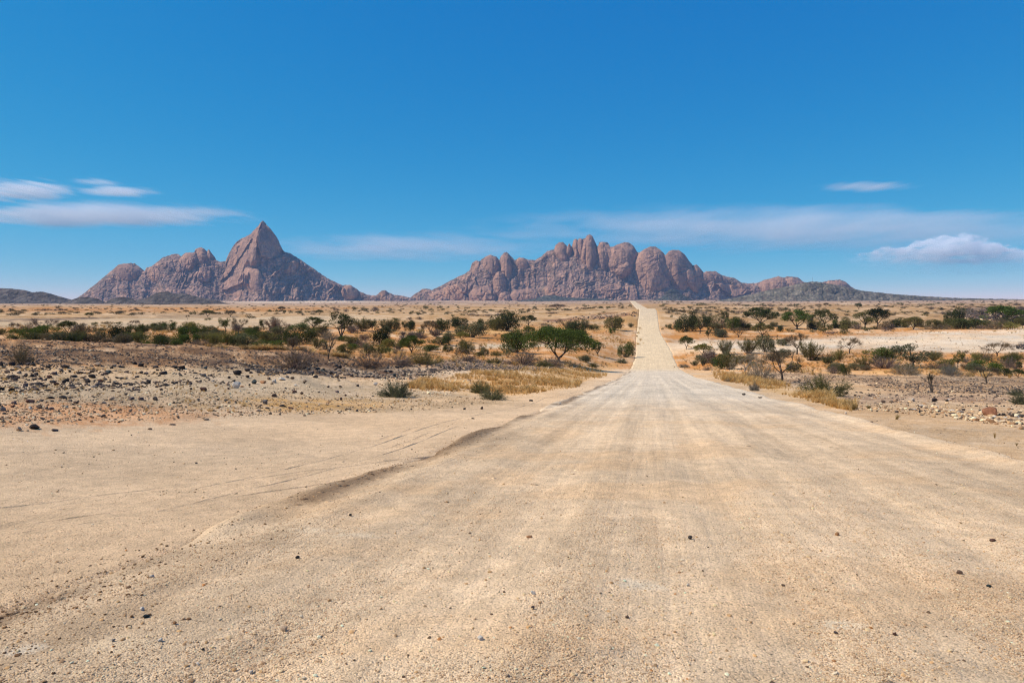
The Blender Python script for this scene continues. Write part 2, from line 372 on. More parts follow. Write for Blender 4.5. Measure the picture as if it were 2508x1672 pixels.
# near right
zone((196, 166, 132), .35, [(1640, 903), (1900, 914), (2100, 919), (3400, 926), (3400, 1300), (2508, 1190), (2100, 1040), (1800, 960), (1660, 915)], 14, 3)
zone((152, 126, 102), .95, [(1870, 908), (2060, 918), (2250, 921), (3400, 927), (3400, 975), (2508, 972), (2330, 962), (2240, 968), (2150, 950), (2080, 930), (2010, 945), (1900, 940)], 26, 3)
zone((150, 124, 104), .8, [(2000, 975), (2160, 965), (2508, 972), (3400, 975), (3400, 1000), (2508, 992), (2250, 984), (2060, 990)], 20, 3)
zone((196, 160, 112), .2, [(1745, 912), (1830, 922), (1920, 945), (2060, 985), (2100, 1000), (2080, 1007), (1960, 975), (1840, 945), (1760, 926)], 12, 2)
# near left
zone((174, 153, 126), .6, [(-900, 890), (0, 893), (300, 898), (640, 896), (900, 930), (1090, 962), (1300, 985), (1000, 1010), (600, 1000), (-900, 1010)], 30, 5)
zone((188, 142, 104), .25, [(-900, 985), (0, 988), (250, 985), (430, 1000), (560, 1015), (400, 1040), (200, 1046), (-900, 1046)], 60, 6)
zone((196, 158, 104), .2, [(680, 975), (960, 985), (900, 1004), (700, 1010), (560, 985)], 60, 5)
zone((102, 80, 62), .85, [(-900, 824), (320, 834), (640, 852), (860, 872), (880, 892), (700, 900), (500, 902), (250, 892), (-900, 893)], 24, 4)
zone((104, 80, 62), .95, [(620, 895), (760, 885), (900, 895), (1010, 890), (1090, 915), (1010, 925), (880, 925), (700, 915)], 24, 4)
zone((130, 112, 98), .95, [(1040, 884), (1150, 879), (1330, 888), (1440, 892), (1300, 906), (1140, 908), (1060, 905)], 24, 2)
zone((196, 156, 102), .2, [(990, 938), (1100, 925), (1150, 914), (1330, 905), (1480, 893), (1512, 890), (1480, 915), (1420, 938), (1350, 957), (1260, 968), (1190, 968), (1120, 958), (1010, 952)], 22, 6)

def in_poly(px, py, poly):
    inside = np.zeros(px.shape, bool); n = len(poly); j = n - 1
    for i in range(n):
        xi, yi = poly[i]; xj, yj = poly[j]
        c = ((yi > py) != (yj > py)) & (px < (xj - xi) * (py - yi) / (yj - yi + 1e-12) + xi)
        inside ^= c; j = i
    return inside
def soil(x, y, z):
    """Albedo and stoniness of the ground: zones follow the ground itself, ragged by noise."""
    col = np.tile(BASE, (len(x), 1)); st = np.full(len(x), 0.12)
    fw = y > 2.0
    yy = np.maximum(y, 2.0)
    px, py = project(x, yy, z)
    r = np.hypot(x, y)
    n1 = fbm(np.log(r + 1) * 22, px / 60.0, 61, 5, 0.6); n2 = fbm(np.log(r + 1) * 30 + 50, px / 45.0, 67, 5, 0.6)
    for c, s, poly, ex, ey, patchy in Z:
        m = (in_poly(px + n1 * ex * 3, py + n2 * ey * 3, poly).astype(float) + in_poly(px + n2 * ex * 5, py - n1 * ey * 5, poly) + in_poly(px - n1 * ex * 2, py + n1 * ey * 1.5, poly)) / 3.0
        m = (m * fw * np.clip(0.78 + 0.9 * n2 * patchy, 0, 1))[:, None]
        col = col * (1 - m) + c * m; st = st * (1 - m[:, 0]) + s * m[:, 0]
    # broad mottling at several real scales
    mott = (0.20 * fbm(x / 6, y / 6, 71, 4) + 0.22 * fbm(x / 40, y / 40, 73, 4) * sstep(30, 90, r) + 0.25 * fbm(x / 260, y / 260, 75, 5) * sstep(200, 500, r))
    warm = 0.10 * fbm(x / 14, y / 14, 77, 3)
    col = col * (1 + mott)[:, None] * np.stack([1 + warm, 1 + 0 * warm, 1 - warm * 1.3], 1)
    return np.clip(col, 0.01, 0.9), np.clip(st + 0.25 * fbm(x / 5, y / 5, 79, 3), 0, 1)

gmat = ground_material('desert_soil'); rmat = ground_material('gravel_road_surface', True)
rings = [1.2]
while rings[-1] < 8900:
    d = rings[-1]; rings.append(d + min(0.0034 * d ** 1.5 + 0.012, 0.03 * d))
rings = np.array(rings)
th = np.concatenate([np.linspace(-math.pi, -0.74, 60)[:-1], np.linspace(-0.74, 0.74, 820), np.linspace(0.74, math.pi, 60)[1:-1]])
RR, TT = np.meshgrid(rings, th, indexing='ij')
X = RR * np.sin(TT); Y = RR * np.cos(TT)
Zg = ground(X, Y)
lat = np.abs(X - road_x(Y)); onr = (Y > -18) & (Y < 2480)
Zg = Zg - 0.22 * (1 - sstep(RW - 1.0, RW - 0.3, lat)) * onr - np.where(onr & (Y > 60), 0.004 * np.minimum(Y, 400) * (1 - sstep(RW - 1.5, RW + .2, lat)), 0)
V = np.stack([X, Y, Zg], -1).reshape(-1, 3)
cen = np.array([[0, 0, float(ground(np.array([0.01]), np.array([0.9]))[0])]])
fc = grid_faces(len(rings), len(th), True)
me = mesh_np('ground', V, fc[:, ::-1], True)
cc, ss = soil(V[:, 0], V[:, 1], V[:, 2])
set_color(me, 'zone', cc, ss)
ground_o = tag(link('ground', me, None, gmat), kind='structure')

ys = [-16.0]
while ys[-1] < 2460:
    d = max(abs(ys[-1]), 2.5); ys.append(ys[-1] + min(0.0040 * d ** 1.5 + 0.012, 6.0))
ys = np.array(ys); ts = np.linspace(-RW - 0.5, RW + 0.5, 150)
YY, TT2 = np.meshgrid(ys, ts, indexing='ij')
XX = road_x(YY) + TT2
ZZ = road_base(np.clip(YY, 0.9, None)) + road_prof(TT2, YY)
far = sstep(60, 160, YY)
V = np.stack([XX, YY, ZZ], -1).reshape(-1, 3)
me = mesh_np('gravel_road', V, grid_faces(len(ys), len(ts))[:, ::-1], True)
yv, tv = YY.ravel(), TT2.ravel()
nearc = alb(208, 186, 160); midc = alb(205, 194, 180); dipc = alb(211, 193, 166); farc = alb(202, 186, 164)
w1 = sstep(14, 45, yv)[:, None]; w2 = sstep(135, 165, yv)[:, None]; w3 = sstep(370, 450, yv)[:, None]
c = nearc * (1 - w1) + midc * w1; c = c * (1 - w2) + dipc * w2; c = c * (1 - w3) + farc * w3
patch = fbm(tv / 2.4, yv / 3.2, 81, 4); c = c * (1 + 0.13 * patch * (1 - sstep(50, 110, yv)))[:, None]
lane = .35 * fbm(tv / 0.75, yv / 90.0, 88, 3) + 1.0 * fbm(tv / 0.26, yv / 60.0, 89, 3) * (1 - .5 * sstep(60, 120, yv)); c = c * (1 + 0.17 * lane * (.55 + .45 * sstep(8, 22, yv)) * (1 - .6 * sstep(150, 300, yv)))[:, None]
warm = sstep(0.05, 0.45, fbm(tv / 1.7, yv / 1.3, 83, 4))[:, None] * (1 - w1)
c = c * (1 - 0.22 * warm) + alb(212, 170, 122) * 0.22 * warm
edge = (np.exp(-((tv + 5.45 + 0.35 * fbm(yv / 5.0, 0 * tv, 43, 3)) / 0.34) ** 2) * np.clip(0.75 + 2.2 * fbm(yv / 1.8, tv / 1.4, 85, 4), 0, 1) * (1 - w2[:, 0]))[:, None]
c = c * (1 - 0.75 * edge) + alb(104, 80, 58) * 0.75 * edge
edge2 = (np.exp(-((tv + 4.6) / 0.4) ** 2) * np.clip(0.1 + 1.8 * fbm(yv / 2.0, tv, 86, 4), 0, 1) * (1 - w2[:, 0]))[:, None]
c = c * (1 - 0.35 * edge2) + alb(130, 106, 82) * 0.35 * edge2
for qx, qy, w_, h_, tone_ in ((1562, 1434, .22, .07, (236, 228, 212)), (2058, 1531, .12, .05, (240, 232, 216)), (48, 1594, .12, .05, (240, 234, 222)), (1490, 1596, .13, .03, (150, 140, 134)), (760, 1297, .30, .06, (226, 212, 190)), (870, 1310, .25, .05, (228, 216, 196)), (520, 1248, .35, .07, (222, 204, 178)), (300, 1576, .3, .06, (222, 204, 178))):
    q = at(qx, qy); e = ((XX.ravel() - q.x) / w_) ** 2 + ((yv - q.y) / (h_ * 2.2)) ** 2
    e = (np.clip(1.1 - e + 1.2 * fbm(XX.ravel() / .05, yv / .05, 90, 3), 0, 1) * (e < 3))[:, None] * .45; c = c * (1 - e) + alb(*tone_) * e
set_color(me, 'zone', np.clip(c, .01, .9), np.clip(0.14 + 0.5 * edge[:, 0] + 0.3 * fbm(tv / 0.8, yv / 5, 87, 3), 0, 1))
a = me.attributes.new('st', 'FLOAT_VECTOR', 'POINT'); a.data.foreach_set('vector', np.stack([tv, yv, 0 * yv], 1).astype(np.float32).ravel())
tag(link('gravel_road', me, None, rmat), kind='structure')
#@@PART2
# ------------------------------------------------------------------ mountains: granite massifs carved as relief, with a back side
def rock_mat(name):
    m, nt, b, out = new_mat(name)
    geo = N(nt, 'ShaderNodeNewGeometry'); P = geo.outputs['Position']
    at = N(nt, 'ShaderNodeAttribute', attribute_name='zone'); base = at.outputs['Color']; rough = at.outputs['Alpha']
    base = mix(nt, 1.0, base, ramp(nt, noise(nt, P, 0.012, 5, 0.6), [(0.3, 0.80), (0.7, 1.2)]), 'MULTIPLY')
    base = mix(nt, 1.0, base, ramp(nt, noise(nt, P, 0.07, 5, 0.7), [(0.3, 0.78), (0.7, 1.22)]), 'MULTIPLY')
    mp = N(nt, 'ShaderNodeMapping'); L(nt, P, mp.inputs[0]); mp.inputs['Scale'].default_value = (1, 1, 0.12)
    streak = noise(nt, mp.outputs[0], 0.045, 4, 0.6)                       # dark run-off varnish down the faces
    base = mix(nt, math_(nt, 'MULTIPLY', ramp(nt, streak, [(0.46, 0.0), (0.66, 1.0)]), 0.55), base, (0.13, 0.085, 0.07))
    v = voro(nt, P, 0.055); sx = N(nt, 'ShaderNodeSeparateColor'); L(nt, v.outputs['Color'], sx.inputs[0])
    bl = ramp(nt, sx.outputs[0], [(0.0, 0.5), (0.5, 0.95), (1.0, 1.35)])
    base = mix(nt, rough, base, mix(nt, 1.0, base, bl, 'MULTIPLY'))
    L(nt, base, b.inputs['Base Color'])
    h = math_(nt, 'ADD', math_(nt, 'MULTIPLY', noise(nt, P, 0.04, 6, 0.66), 15.0), math_(nt, 'MULTIPLY', math_(nt, 'MULTIPLY', v.outputs['Distance'], rough), -7.0))
    L(nt, bump(nt, h, 0.9, 1.0), b.inputs['Normal'])
    return m
granite = rock_mat('granite'); darkrock = rock_mat('dark_hill_rock')
GRAN = np.array([.48, .258, .160]); VARN = np.array([.235, .135, .105]); TAL = np.array([.27, .178, .142]); SCRUB = np.array([.11, .105, .075])

def massif(name, dist, sil, step, rows, slope, feats, mat, seed, talus=None, cfun=None, base_y=748, rnd=0.62, rough_amp=1.0, edge=1.2, zmax=None):
    """sil: skyline in the photograph's pixels, at distance dist. feats: domes, ridges and slabs that stand out towards the viewer."""
    k = dist / F
    sil = np.array(sil, float)
    px = np.arange(sil[0, 0], sil[-1, 0] + .1, step)
    top = np.interp(px, sil[:, 0], sil[:, 1]) + edge * fbm(px / 5.0, px * 0 + seed, seed, 4, 0.6)
    v = np.linspace(0, 1, rows) ** 0.9
    PX = np.repeat(px[None, :], rows, 0); PY = top[None, :] + (base_y - top[None, :]) * v[:, None]
    below = np.maximum(PY - top[None, :], 0)
    Hh = np.maximum(base_y - top[None, :], 1)
    ks = np.exp(-0.5 * (np.arange(-60, 61) * step / 24.0) ** 2); ks /= ks.sum()
    ts_ = np.convolve(np.concatenate([np.full(60, top[0]), top, np.full(60, top[-1])]), ks, 'valid')
    Hs = np.maximum(base_y - ts_[None, :], 4); tot = Hs / slope
    def body(bel):                                                          # steep above, a gentler apron of rubble below
        u = np.clip(bel / Hs, 0, 1.3); return tot * (0.55 * u ** rnd + 0.45 * u ** 2.2)
    Fd = body(np.clip(PY - ts_[None, :], 0, None)) + 5.0 * np.sqrt(np.clip(below / 9.0, 0, 1))    # pixels of depth; 1 px = k metres
    wx = PX + 3 * fbm(PX / 14, PY / 14, seed + 1, 3); wy = PY + 3 * fbm(PX / 14, PY / 14, seed + 2, 3)
    smooth = np.zeros_like(PX)
    base_f = Fd.copy()
    big = fbm(wx / 46, wy / 60, seed + 3, 4)
    Fd = Fd + rough_amp * (13 * big + 9 * fbm(wx / 22, wy / 75, seed + 70, 3)) * sstep(0, 20, below)
    for f in feats:
        if f[0] == 'dome':                                                  # cx, cy, rx, ry, bulge, lean
            _, cx, cy, rx, ry, bg_, lean = f
            wu = PX + 7 * fbm(PX / 22, PY / 26, seed + 61, 4); wv = PY + 7 * fbm(PX / 22, PY / 26, seed + 62, 4)
            ux = (wu - cx - lean * (wv - cy)) / rx; uy = (wv - cy) / ry
            q = 1 - ux * ux - uy * uy
            m = q > 0
            ref = np.interp(cx, sil[:, 0], sil[:, 1])
            f0 = body(np.clip(cy - ts_[None, :], 0, None))
            dz = f0 * 0.5 + bg_ * (np.sqrt(np.clip(q, 0, 1)) - 0.15) + 0.5 * base_f
            hit = m & (dz > Fd)
            Fd = np.where(hit, dz, Fd); smooth = np.where(hit, 1.0, smooth)
        elif f[0] == 'ridge':                                               # polyline, width left, width right, bulge
            _, pts, wl, wr, bg_, sm = f
            pts = np.array(pts, float)
            xr = np.interp(wy, pts[:, 1], pts[:, 0]); inr = sstep(pts[0, 1] - 6, pts[0, 1] + 10, wy) * (1 - sstep(pts[-1, 1] - 14, pts[-1, 1] + 4, wy))
            dx = wx - xr
            g = np.where(dx < 0, np.clip(1 + dx / wl, 0, 1), np.clip(1 - dx / wr, 0, 1)) * inr
            Fd = Fd + bg_ * g; smooth = np.maximum(smooth, sm * (g > 0.12))
        elif f[0] == 'slab':                                                # polygon with an even face standing out
            pts, bg_ = f[1], f[2]; tilt = f[3] if len(f) > 3 else .10
            m = in_poly(wx, wy, pts)
            c = np.mean(np.array(pts), 0)
            Fd = np.where(m, Fd + bg_ - tilt * (wx - c[0]) , Fd); smooth = np.where(m, 1.0, smooth)
        elif f[0] == 'strata':                                              # slanting ribs: polygon, angle, spacing, depth
            _, pts, ang, sp, amp = f
            m = in_poly(wx + 8 * big, wy, pts).astype(float)
            ca, sa = math.cos(R(ang)), math.sin(R(ang))
            u = wx * ca + wy * sa; w = -wx * sa + wy * ca
            rib = 1 - 2 * np.abs(((u / sp + 1.5 * fbm(u / (sp * 1.6), w / (sp * 3.0), seed + 21, 4)) % 1) - 0.5)
            Fd = Fd + m * amp * rib * np.clip(0.35 + 1.5 * fbm(u / 18, w / 22, seed + 22, 4), 0, 1.1)
    smooth = np.clip(smooth, 0, 1)
    cd, cv = cells(wx / 7.0, wy / 5.5, seed + 30); cd2, cv2 = cells(wx / 2.9, wy / 2.4, seed + 31)
    rg = (1 - smooth) * sstep(1, 10, below)
    Fd = Fd + rough_amp * rg * (2.1 * (0.6 - cd) * (0.3 + cv) + 0.9 * (0.6 - cd2) * cv2)
    vert = fbm(wx / 6.5, wy / 55, seed + 33, 4)
    Fd = Fd + rough_amp * sstep(1, 12, below) * (2.2 * vert * (0.6 + 0.2 * rg) + 1.2 * fbm(wx / 3.0, wy / 3.0, seed + 34, 4) * (0.25 + rg))
    cr = vnoise(wx / 15 + .35 * fbm(wx / 9, wy / 9, seed + 36, 3), wy / 70, seed + 37); cr2 = vnoise(wx / 30 + wy / 24, wy / 11 + .6 * fbm(wx / 14, wy / 14, seed + 38, 3), seed + 39)
    crack = np.exp(-(cr / .035) ** 2) + .8 * np.exp(-(cr2 / .03) ** 2) * (fbm(wx / 30, wy / 30, seed + 40, 2) > -.1)
    Fd = Fd - rough_amp * 2.8 * crack * sstep(3, 16, below)
    bed = fbm(wx / 60, wy / 4.0, seed + 35, 3)
    Fd = Fd + rough_amp * 0.8 * bed
    Xw = (PX - CX) / F * dist; Yw = dist - Fd * k; Zw = EYE - (PY - HY) / F * dist
    s = Yw / dist
    Xw = Xw * s; Zw = EYE + (Zw - EYE) * s
    Vf = np.stack([Xw, Yw, Zw], -1)
    # back side: a plainer slope away from the viewer
    nb = 14; vb = np.linspace(0, 1, nb)[1:]
    Zt = Zw[0]; Xt = Xw[0]
    Yb = dist + (Hs[0][None, :] / slope * 1.1 * k) * (vb[:, None] ** 0.7) + 40 * fbm(PX[0][None, :] / 30, vb[:, None] * 3, seed + 40, 3) * vb[:, None]
    Zb = Zt[None, :] + (Zw[-1].mean() - Zt[None, :]) * vb[:, None]
    Vb = np.stack([np.repeat(Xt[None, :], nb - 1, 0), Yb, Zb], -1)
    Vall = np.concatenate([Vb[::-1], Vf], 0)
    n, m_ = Vall.shape[:2]
    me = mesh_np(name, Vall.reshape(-1, 3), grid_faces(n, m_)[:, ::-1], True)
    t = fbm(wx / 26, wy / 22, seed + 50, 5, 0.6)
    if cfun is None:
        c = GRAN * 1.0
        dark = np.clip(0.5 + 1.5 * t, 0, 1)[..., None]
        talus_w = (1 - smooth)[..., None]
        C = (GRAN * (1 - 0.55 * dark) + VARN * 0.55 * dark) * (1 - talus_w) + (GRAN * 0.25 + TAL * 0.4 + VARN * 0.35) * talus_w
        pale = sstep(0.10, 0.32, fbm(wx / 17, wy / 9, seed + 51, 4))[..., None] * talus_w
        C = C * (1 - .6 * pale) + GRAN * 1.05 * .6 * pale
        sc = sstep(0.12, 0.30, fbm(wx / 6, wy / 5, seed + 52, 4))[..., None] * talus_w
        C = C * (1 - .45 * sc) + SCRUB * .45 * sc
        C = C * (1 + 0.4 * (cv[..., None] - .5) * talus_w)
        rgh = 0.15 + 0.75 * (1 - smooth)
    else:
        C, rgh = cfun(PX, PY, wx, wy, below, cv, seed)
    Call = np.concatenate([np.tile(TAL, (nb - 1, m_, 1)), C], 0); Rall = np.concatenate([np.full((nb - 1, m_), .7), rgh], 0)
    set_color(me, 'zone', np.clip(Call, .01, .9).reshape(-1, 3), Rall.ravel())
    return tag(link(name, me, None, mat), kind='structure')

SIL_A = [(165,744),(190,729),(212,713),(240,690),(262,672),(276,660),(290,649),(300,646),(320,644),(330,645),(342,654),(350,665),(355,662),(358,656),(372,651),(400,630),(425,622),(436,622),(443,628),(452,620),(458,619),(475,618),(479,611),(485,607),(492,605),(500,609),(504,616),(508,614),(511,610),(514,613),(517,628),(530,637),(540,641),(552,640),(560,622),(570,604),(580,592),(590,585),(610,576),(622,564),(633,553),(639,544),(643,540),(648,544),(655,553),(662,560),(669,570),(673,581),(680,596),(690,609),(698,617),(710,620),(722,627),(745,642),(770,659),(800,680),(830,695),(840,699),(846,697),(860,699),(870,705),(880,713),(892,718),(900,722),(920,724),(928,718),(935,712),(945,711),(953,717),(965,722),(985,724),(1010,730),(1040,746)]
feats_a = [
 ('ridge', [(643,541),(634,560),(629,585),(628,612),(622,650)], 40, 9, 20, .75), ('ridge', [(606,596),(604,630),(592,668),(570,716)], 34, 9, 13, .6), ('ridge', [(622,600),(616,640),(604,680)], 12, 8, 8, .2),
 ('slab', [(644,546),(658,562),(672,585),(682,602),(697,619),(688,628),(664,632),(642,628),(632,606),(632,576)], 2, .75), ('slab', [(598,668),(622,666),(640,690),(628,700),(600,694)], 3, .7), ('slab', [(372,654),(384,652),(392,668),(388,678),(372,674)], 3, .7),
 ('slab', [(559,642),(577,603),(594,588),(618,582),(604,606),(580,640),(556,676),(541,688)], 10),
 ('slab', [(541,702),(560,680),(596,668),(597,690),(570,702),(545,712)], 15),
 ('ridge', [(601,668),(598,690),(592,706)], 18, 12, 13, .6),
 ('dome', 620, 690, 28, 34, 18, .25),
 ('dome', 672, 585, 26, 36, 9, .2),
 ('dome', 494, 626, 15, 22, 13, 0), ('dome', 511, 626, 7, 17, 10, .12),
 ('slab', [(488,655),(513,654),(516,685),(512,690),(482,684)], 9),
 ('dome', 310, 668, 34, 26, 18, .2), ('dome', 380, 672, 17, 22, 12, .25),
 ('dome', 460, 640, 22, 26, 14, -.2),
 ('dome', 858, 718, 22, 20, 14, .2), ('dome', 940, 724, 12, 14, 9, .1),
 ('dome', 713, 655, 16, 20, 10, -.5), ('dome', 588, 722, 14, 10, 9, 0),
 ('strata', [(690,640),(735,640),(800,690),(840,705),(840,735),(660,735),(640,700)], 26, 13, 12),
 ('strata', [(440,640),(480,630),(500,700),(430,705)], 24, 10, 8),
]
massif('mountain', 6000, SIL_A, 0.9, 165, 1.25, feats_a, granite, 11)

SIL_B = [(985,746),(1000,735),(1010,724),(1022,716),(1034,708),(1051,707),(1056,711),(1085,697),(1109,684),(1136,671),(1150,663),(1156,645),(1161,640),(1167,638),(1175,639),(1189,628),(1201,624),(1216,629),(1223,637),(1226,629),(1235,618),(1241,617),(1253,629),(1260,637),(1272,631),(1282,631),(1294,636),(1310,637),(1327,627),(1340,615),(1357,611),(1361,600),(1369,593),(1379,593),(1388,602),(1390,604),(1392,598),(1395,597),(1399,604),(1401,603),(1404,590),(1408,585),(1412,585),(1415,588),(1417,585),(1420,584),(1430,585),(1434,583),(1437,577),(1444,574),(1451,578),(1457,591),(1463,604),(1466,600),(1468,594),(1476,592),(1488,594),(1495,604),(1502,604),(1514,598),(1529,593),(1541,594),(1553,604),(1561,617),(1566,619),(1578,610),(1592,604),(1605,604),(1619,613),(1631,626),(1634,621),(1639,615),(1650,611),(1663,613),(1677,623),(1687,638),(1697,650),(1700,649),(1706,647),(1714,656),(1723,667),(1730,665),(1741,664),(1753,664),(1765,672),(1779,677),(1800,681),(1817,692),(1836,694),(1858,692),(1868,687),(1906,676),(1920,680),(1927,677),(1952,678),(1968,690),(1992,694),(2019,690),(2030,686),(2057,685),(2071,690),(2085,702),(2098,710),(2120,716),(2150,724),(2180,736),(2200,746)]
feats_b = [
 ('dome', 1600, 668, 47, 66, 40, .10), ('dome', 1662, 664, 36, 58, 34, .28), ('dome', 1692, 684, 17, 36, 30, .42), ('dome', 1712, 678, 14, 32, 16, .3),
 ('dome', 1524, 636, 38, 44, 34, .08), ('dome', 1529, 660, 22, 24, 34, 0), ('dome', 1480, 632, 19, 42, 24, .03), ('dome', 1500, 640, 14, 40, 22, .25),
 ('dome', 1445, 622, 19, 50, 28, .04), ('dome', 1430, 616, 9, 34, 26, -.1), ('dome', 1374, 616, 15, 26, 16, .05), ('dome', 1411, 612, 7, 30, 14, 0), ('dome', 1420, 610, 6, 28, 16, 0),
 ('dome', 1393, 612, 7, 17, 12, 0),
 ('dome', 1238, 654, 14, 38, 18, .1), ('dome', 1200, 656, 20, 34, 18, -.1), ('dome', 1163, 660, 11, 26, 12, -.2), ('dome', 1278, 648, 16, 20, 10, .1),
 ('dome', 1223, 705, 18, 42, 16, .05), ('dome', 1180, 726, 34, 24, 20, -.2), ('dome', 1110, 718, 32, 22, 18, -.3), ('dome', 1285, 728, 38, 22, 20, 0), ('dome', 1236, 735, 16, 18, 12, 0),
 ('dome', 1070, 728, 24, 16, 12, -.2), ('dome', 1360, 712, 26, 12, 8, 0), ('dome', 1500, 716, 30, 20, 14, 0), ('dome', 1420, 726, 26, 16, 10, 0),
 ('slab', [(1536,700),(1558,700),(1562,734),(1534,734)], 8),
 ('dome', 1745, 686, 26, 22, 16, .3), ('slab', [(1752,694),(1800,698),(1842,712),(1800,726),(1772,712)], 10), ('dome', 1900, 705, 40, 28, 22, .2), ('dome', 1945, 700, 24, 22, 18, .3), ('dome', 2050, 708, 34, 22, 20, .2),
 ('strata', [(1120,680),(1200,660),(1240,740),(1040,740)], -35, 14, 8),
 ('strata', [(1340,680),(1540,690),(1560,735),(1330,735)], 70, 8, 5),
]
massif('mountain', 6200, SIL_B, 1.0, 165, 1.2, feats_b, granite, 23)

def hill_cf(c1, c2, c3):
    def f(PX, PY, wx, wy, below, cv, seed):
        t = np.clip(.5 + 1.4 * fbm(wx / 18, wy / 5, seed + 60, 4), 0, 1)[..., None]
        u = sstep(0.1, 0.35, fbm(wx / 5, wy / 3, seed + 61, 4))[..., None]
        C = np.array(c1) * (1 - t) + np.array(c2) * t
        C = C * (1 - .6 * u) + np.array(c3) * .6 * u
        return C, np.full(PX.shape, .7)
    return f
dark_cf = hill_cf((.125, .10, .085), (.08, .068, .060), (.17, .135, .105))
olive_cf = hill_cf((.20, .165, .12), (.135, .12, .085), (.30, .235, .165))
plain_cf = hill_cf((.16, .128, .105), (.115, .10, .085), (.21, .165, .13))
massif('hill', 2600, [(-400,744),(-260,722),(-120,708),(-40,703),(0,705),(30,707),(60,710),(78,716),(100,714),(118,717),(140,724),(165,731),(200,740)], 1.5, 40, .55, [], darkrock, 31, cfun=dark_cf, base_y=744, rnd=.9, rough_amp=.5, edge=.8)
massif('hill', 2400, [(300,744),(340,733),(362,728),(380,719),(395,715),(412,714),(425,719),(440,719),(455,719),(470,723),(490,728),(530,735),(560,744)], 1.4, 36, .5, [], darkrock, 33, cfun=dark_cf, base_y=744, rnd=.9, rough_amp=.4, edge=.7)
massif('hill', 2200, [(255,742),(275,731),(290,728),(305,727),(322,731),(345,742)], 1.4, 22, .5, [], darkrock, 35, cfun=dark_cf, base_y=744, rnd=.9, rough_amp=.4, edge=.5)
massif('hill', 2300, [(150,742),(190,729),(215,727),(235,730),(262,742)], 1.4, 22, .5, [], darkrock, 36, cfun=dark_cf, base_y=744, rnd=.9, rough_amp=.4, edge=.5)
massif('hill', 4600, [(1575,744),(1600,735),(1618,729),(1630,718),(1640,709),(1646,707),(1654,709),(1664,717),(1674,722),(1690,731),(1710,738),(1725,744)], 1.0, 40, .7, [], darkrock, 37, cfun=hill_cf((.075, .08, .07), (.055, .062, .055), (.11, .10, .085)), base_y=744, rnd=.9, rough_amp=.5, edge=.8)
massif('hill', 4800, [(1230,744),(1270,736),(1310,731),(1330,725),(1352,722),(1375,726),(1410,729),(1460,731),(1520,735),(1560,744)], 1.2, 30, .45, [], darkrock, 38, cfun=hill_cf((.085, .088, .07), (.06, .068, .056), (.12, .11, .09)), base_y=744, rnd=.9, rough_amp=.4, edge=.6)
massif('hill', 3600, [(1720,744),(1760,736),(1800,729),(1832,722),(1870,713),(1900,706),(1925,702),(1945,697),(1965,693),(1985,690),(2003,690),(2018,692),(2040,696),(2062,699),(2082,705),(2108,711),(2140,715),(2200,721),(2260,725),(2330,729),(2400,731),(2508,733),(2620,735),(2760,744)], 1.3, 60, .6, [('dome',1975,712,30,18,8,.1),('dome',2040,712,24,14,6,.1)], darkrock, 39, cfun=olive_cf, base_y=745, rnd=.85, rough_amp=.7, edge=.9)
#@@PART3
# ------------------------------------------------------------------ plants: prototypes of each kind, a trunk mesh and a crown mesh each
def fit_protos():
    for kd, lst in PROTO.items():
        for t, c in lst:
            V = []
            for me in (t, c):
                a = np.empty(len(me.vertices) * 3, np.float32); me.vertices.foreach_get('co', a); V.append(a.reshape(-1, 3))
            al = V[1]; z1 = np.percentile(al[:, 2], 99.3); x1 = np.percentile(np.abs(al[:, :2]), 98.2)
            for me, a in zip((t, c), V):
                a = a * np.array([PW[kd] / 2 / x1, PW[kd] / 2 / x1, 1 / z1], np.float32); me.vertices.foreach_set('co', a.astype(np.float32).ravel()); me.update()
class Geo:
    def __init__(s): s.v = []; s.f = []; s.n = 0
    def add(s, v, f):
        v = np.asarray(v, float).reshape(-1, 3); s.v.append(v); s.f.append(np.asarray(f, int) + s.n); s.n += len(v)
    def mesh(s, name):
        if not s.v: return None
        return mesh_np(name, np.concatenate(s.v), np.concatenate(s.f), False)
def tube(g, pts, rad, sides=5):
    pts = np.asarray(pts, float); m = len(pts); ring = []
    for i in range(m):
        t = pts[min(i + 1, m - 1)] - pts[max(i - 1, 0)]; t /= np.linalg.norm(t) + 1e-9
        u = np.cross(t, [0.31, 0.77, 0.55]); u /= np.linalg.norm(u) + 1e-9; w = np.cross(t, u)
        a = np.arange(sides) * 2 * math.pi / sides
        ring.append(pts[i] + rad[i] * (np.cos(a)[:, None] * u + np.sin(a)[:, None] * w))
    g.add(np.concatenate(ring), grid_faces(m, sides, True))
def leaves(g, P, size, rg, upbias=0.35):
    P = np.asarray(P, float); n = len(P)
    nrm = rg.normal(size=(n, 3)); nrm[:, 2] += upbias; nrm /= np.linalg.norm(nrm, axis=1)[:, None]
    u = np.cross(nrm, rg.normal(size=(n, 3))); u /= np.linalg.norm(u, axis=1)[:, None]; w = np.cross(nrm, u)
    sz = size * rg.uniform(0.55, 1.45, (n, 1)); asp = rg.uniform(0.45, 0.9, (n, 1))
    q = np.stack([P - u * sz, P - w * sz * asp, P + u * sz, P + w * sz * asp], 1)
    g.add(q.reshape(-1, 3), np.arange(4 * n).reshape(n, 4))
def twig(g, a, b, w, rg):
    a = np.asarray(a, float); b = np.asarray(b, float); n = len(a)
    d = b - a; u = np.cross(d, rg.normal(size=(n, 3))); u /= np.linalg.norm(u, axis=1)[:, None] + 1e-9
    w = np.broadcast_to(np.asarray(w, float).reshape(-1, 1), (n, 1))
    q = np.stack([a - u * w, a + u * w, b + u * w * 0.45, b - u * w * 0.45], 1)
    g.add(q.reshape(-1, 3), np.arange(4 * n).reshape(n, 4))
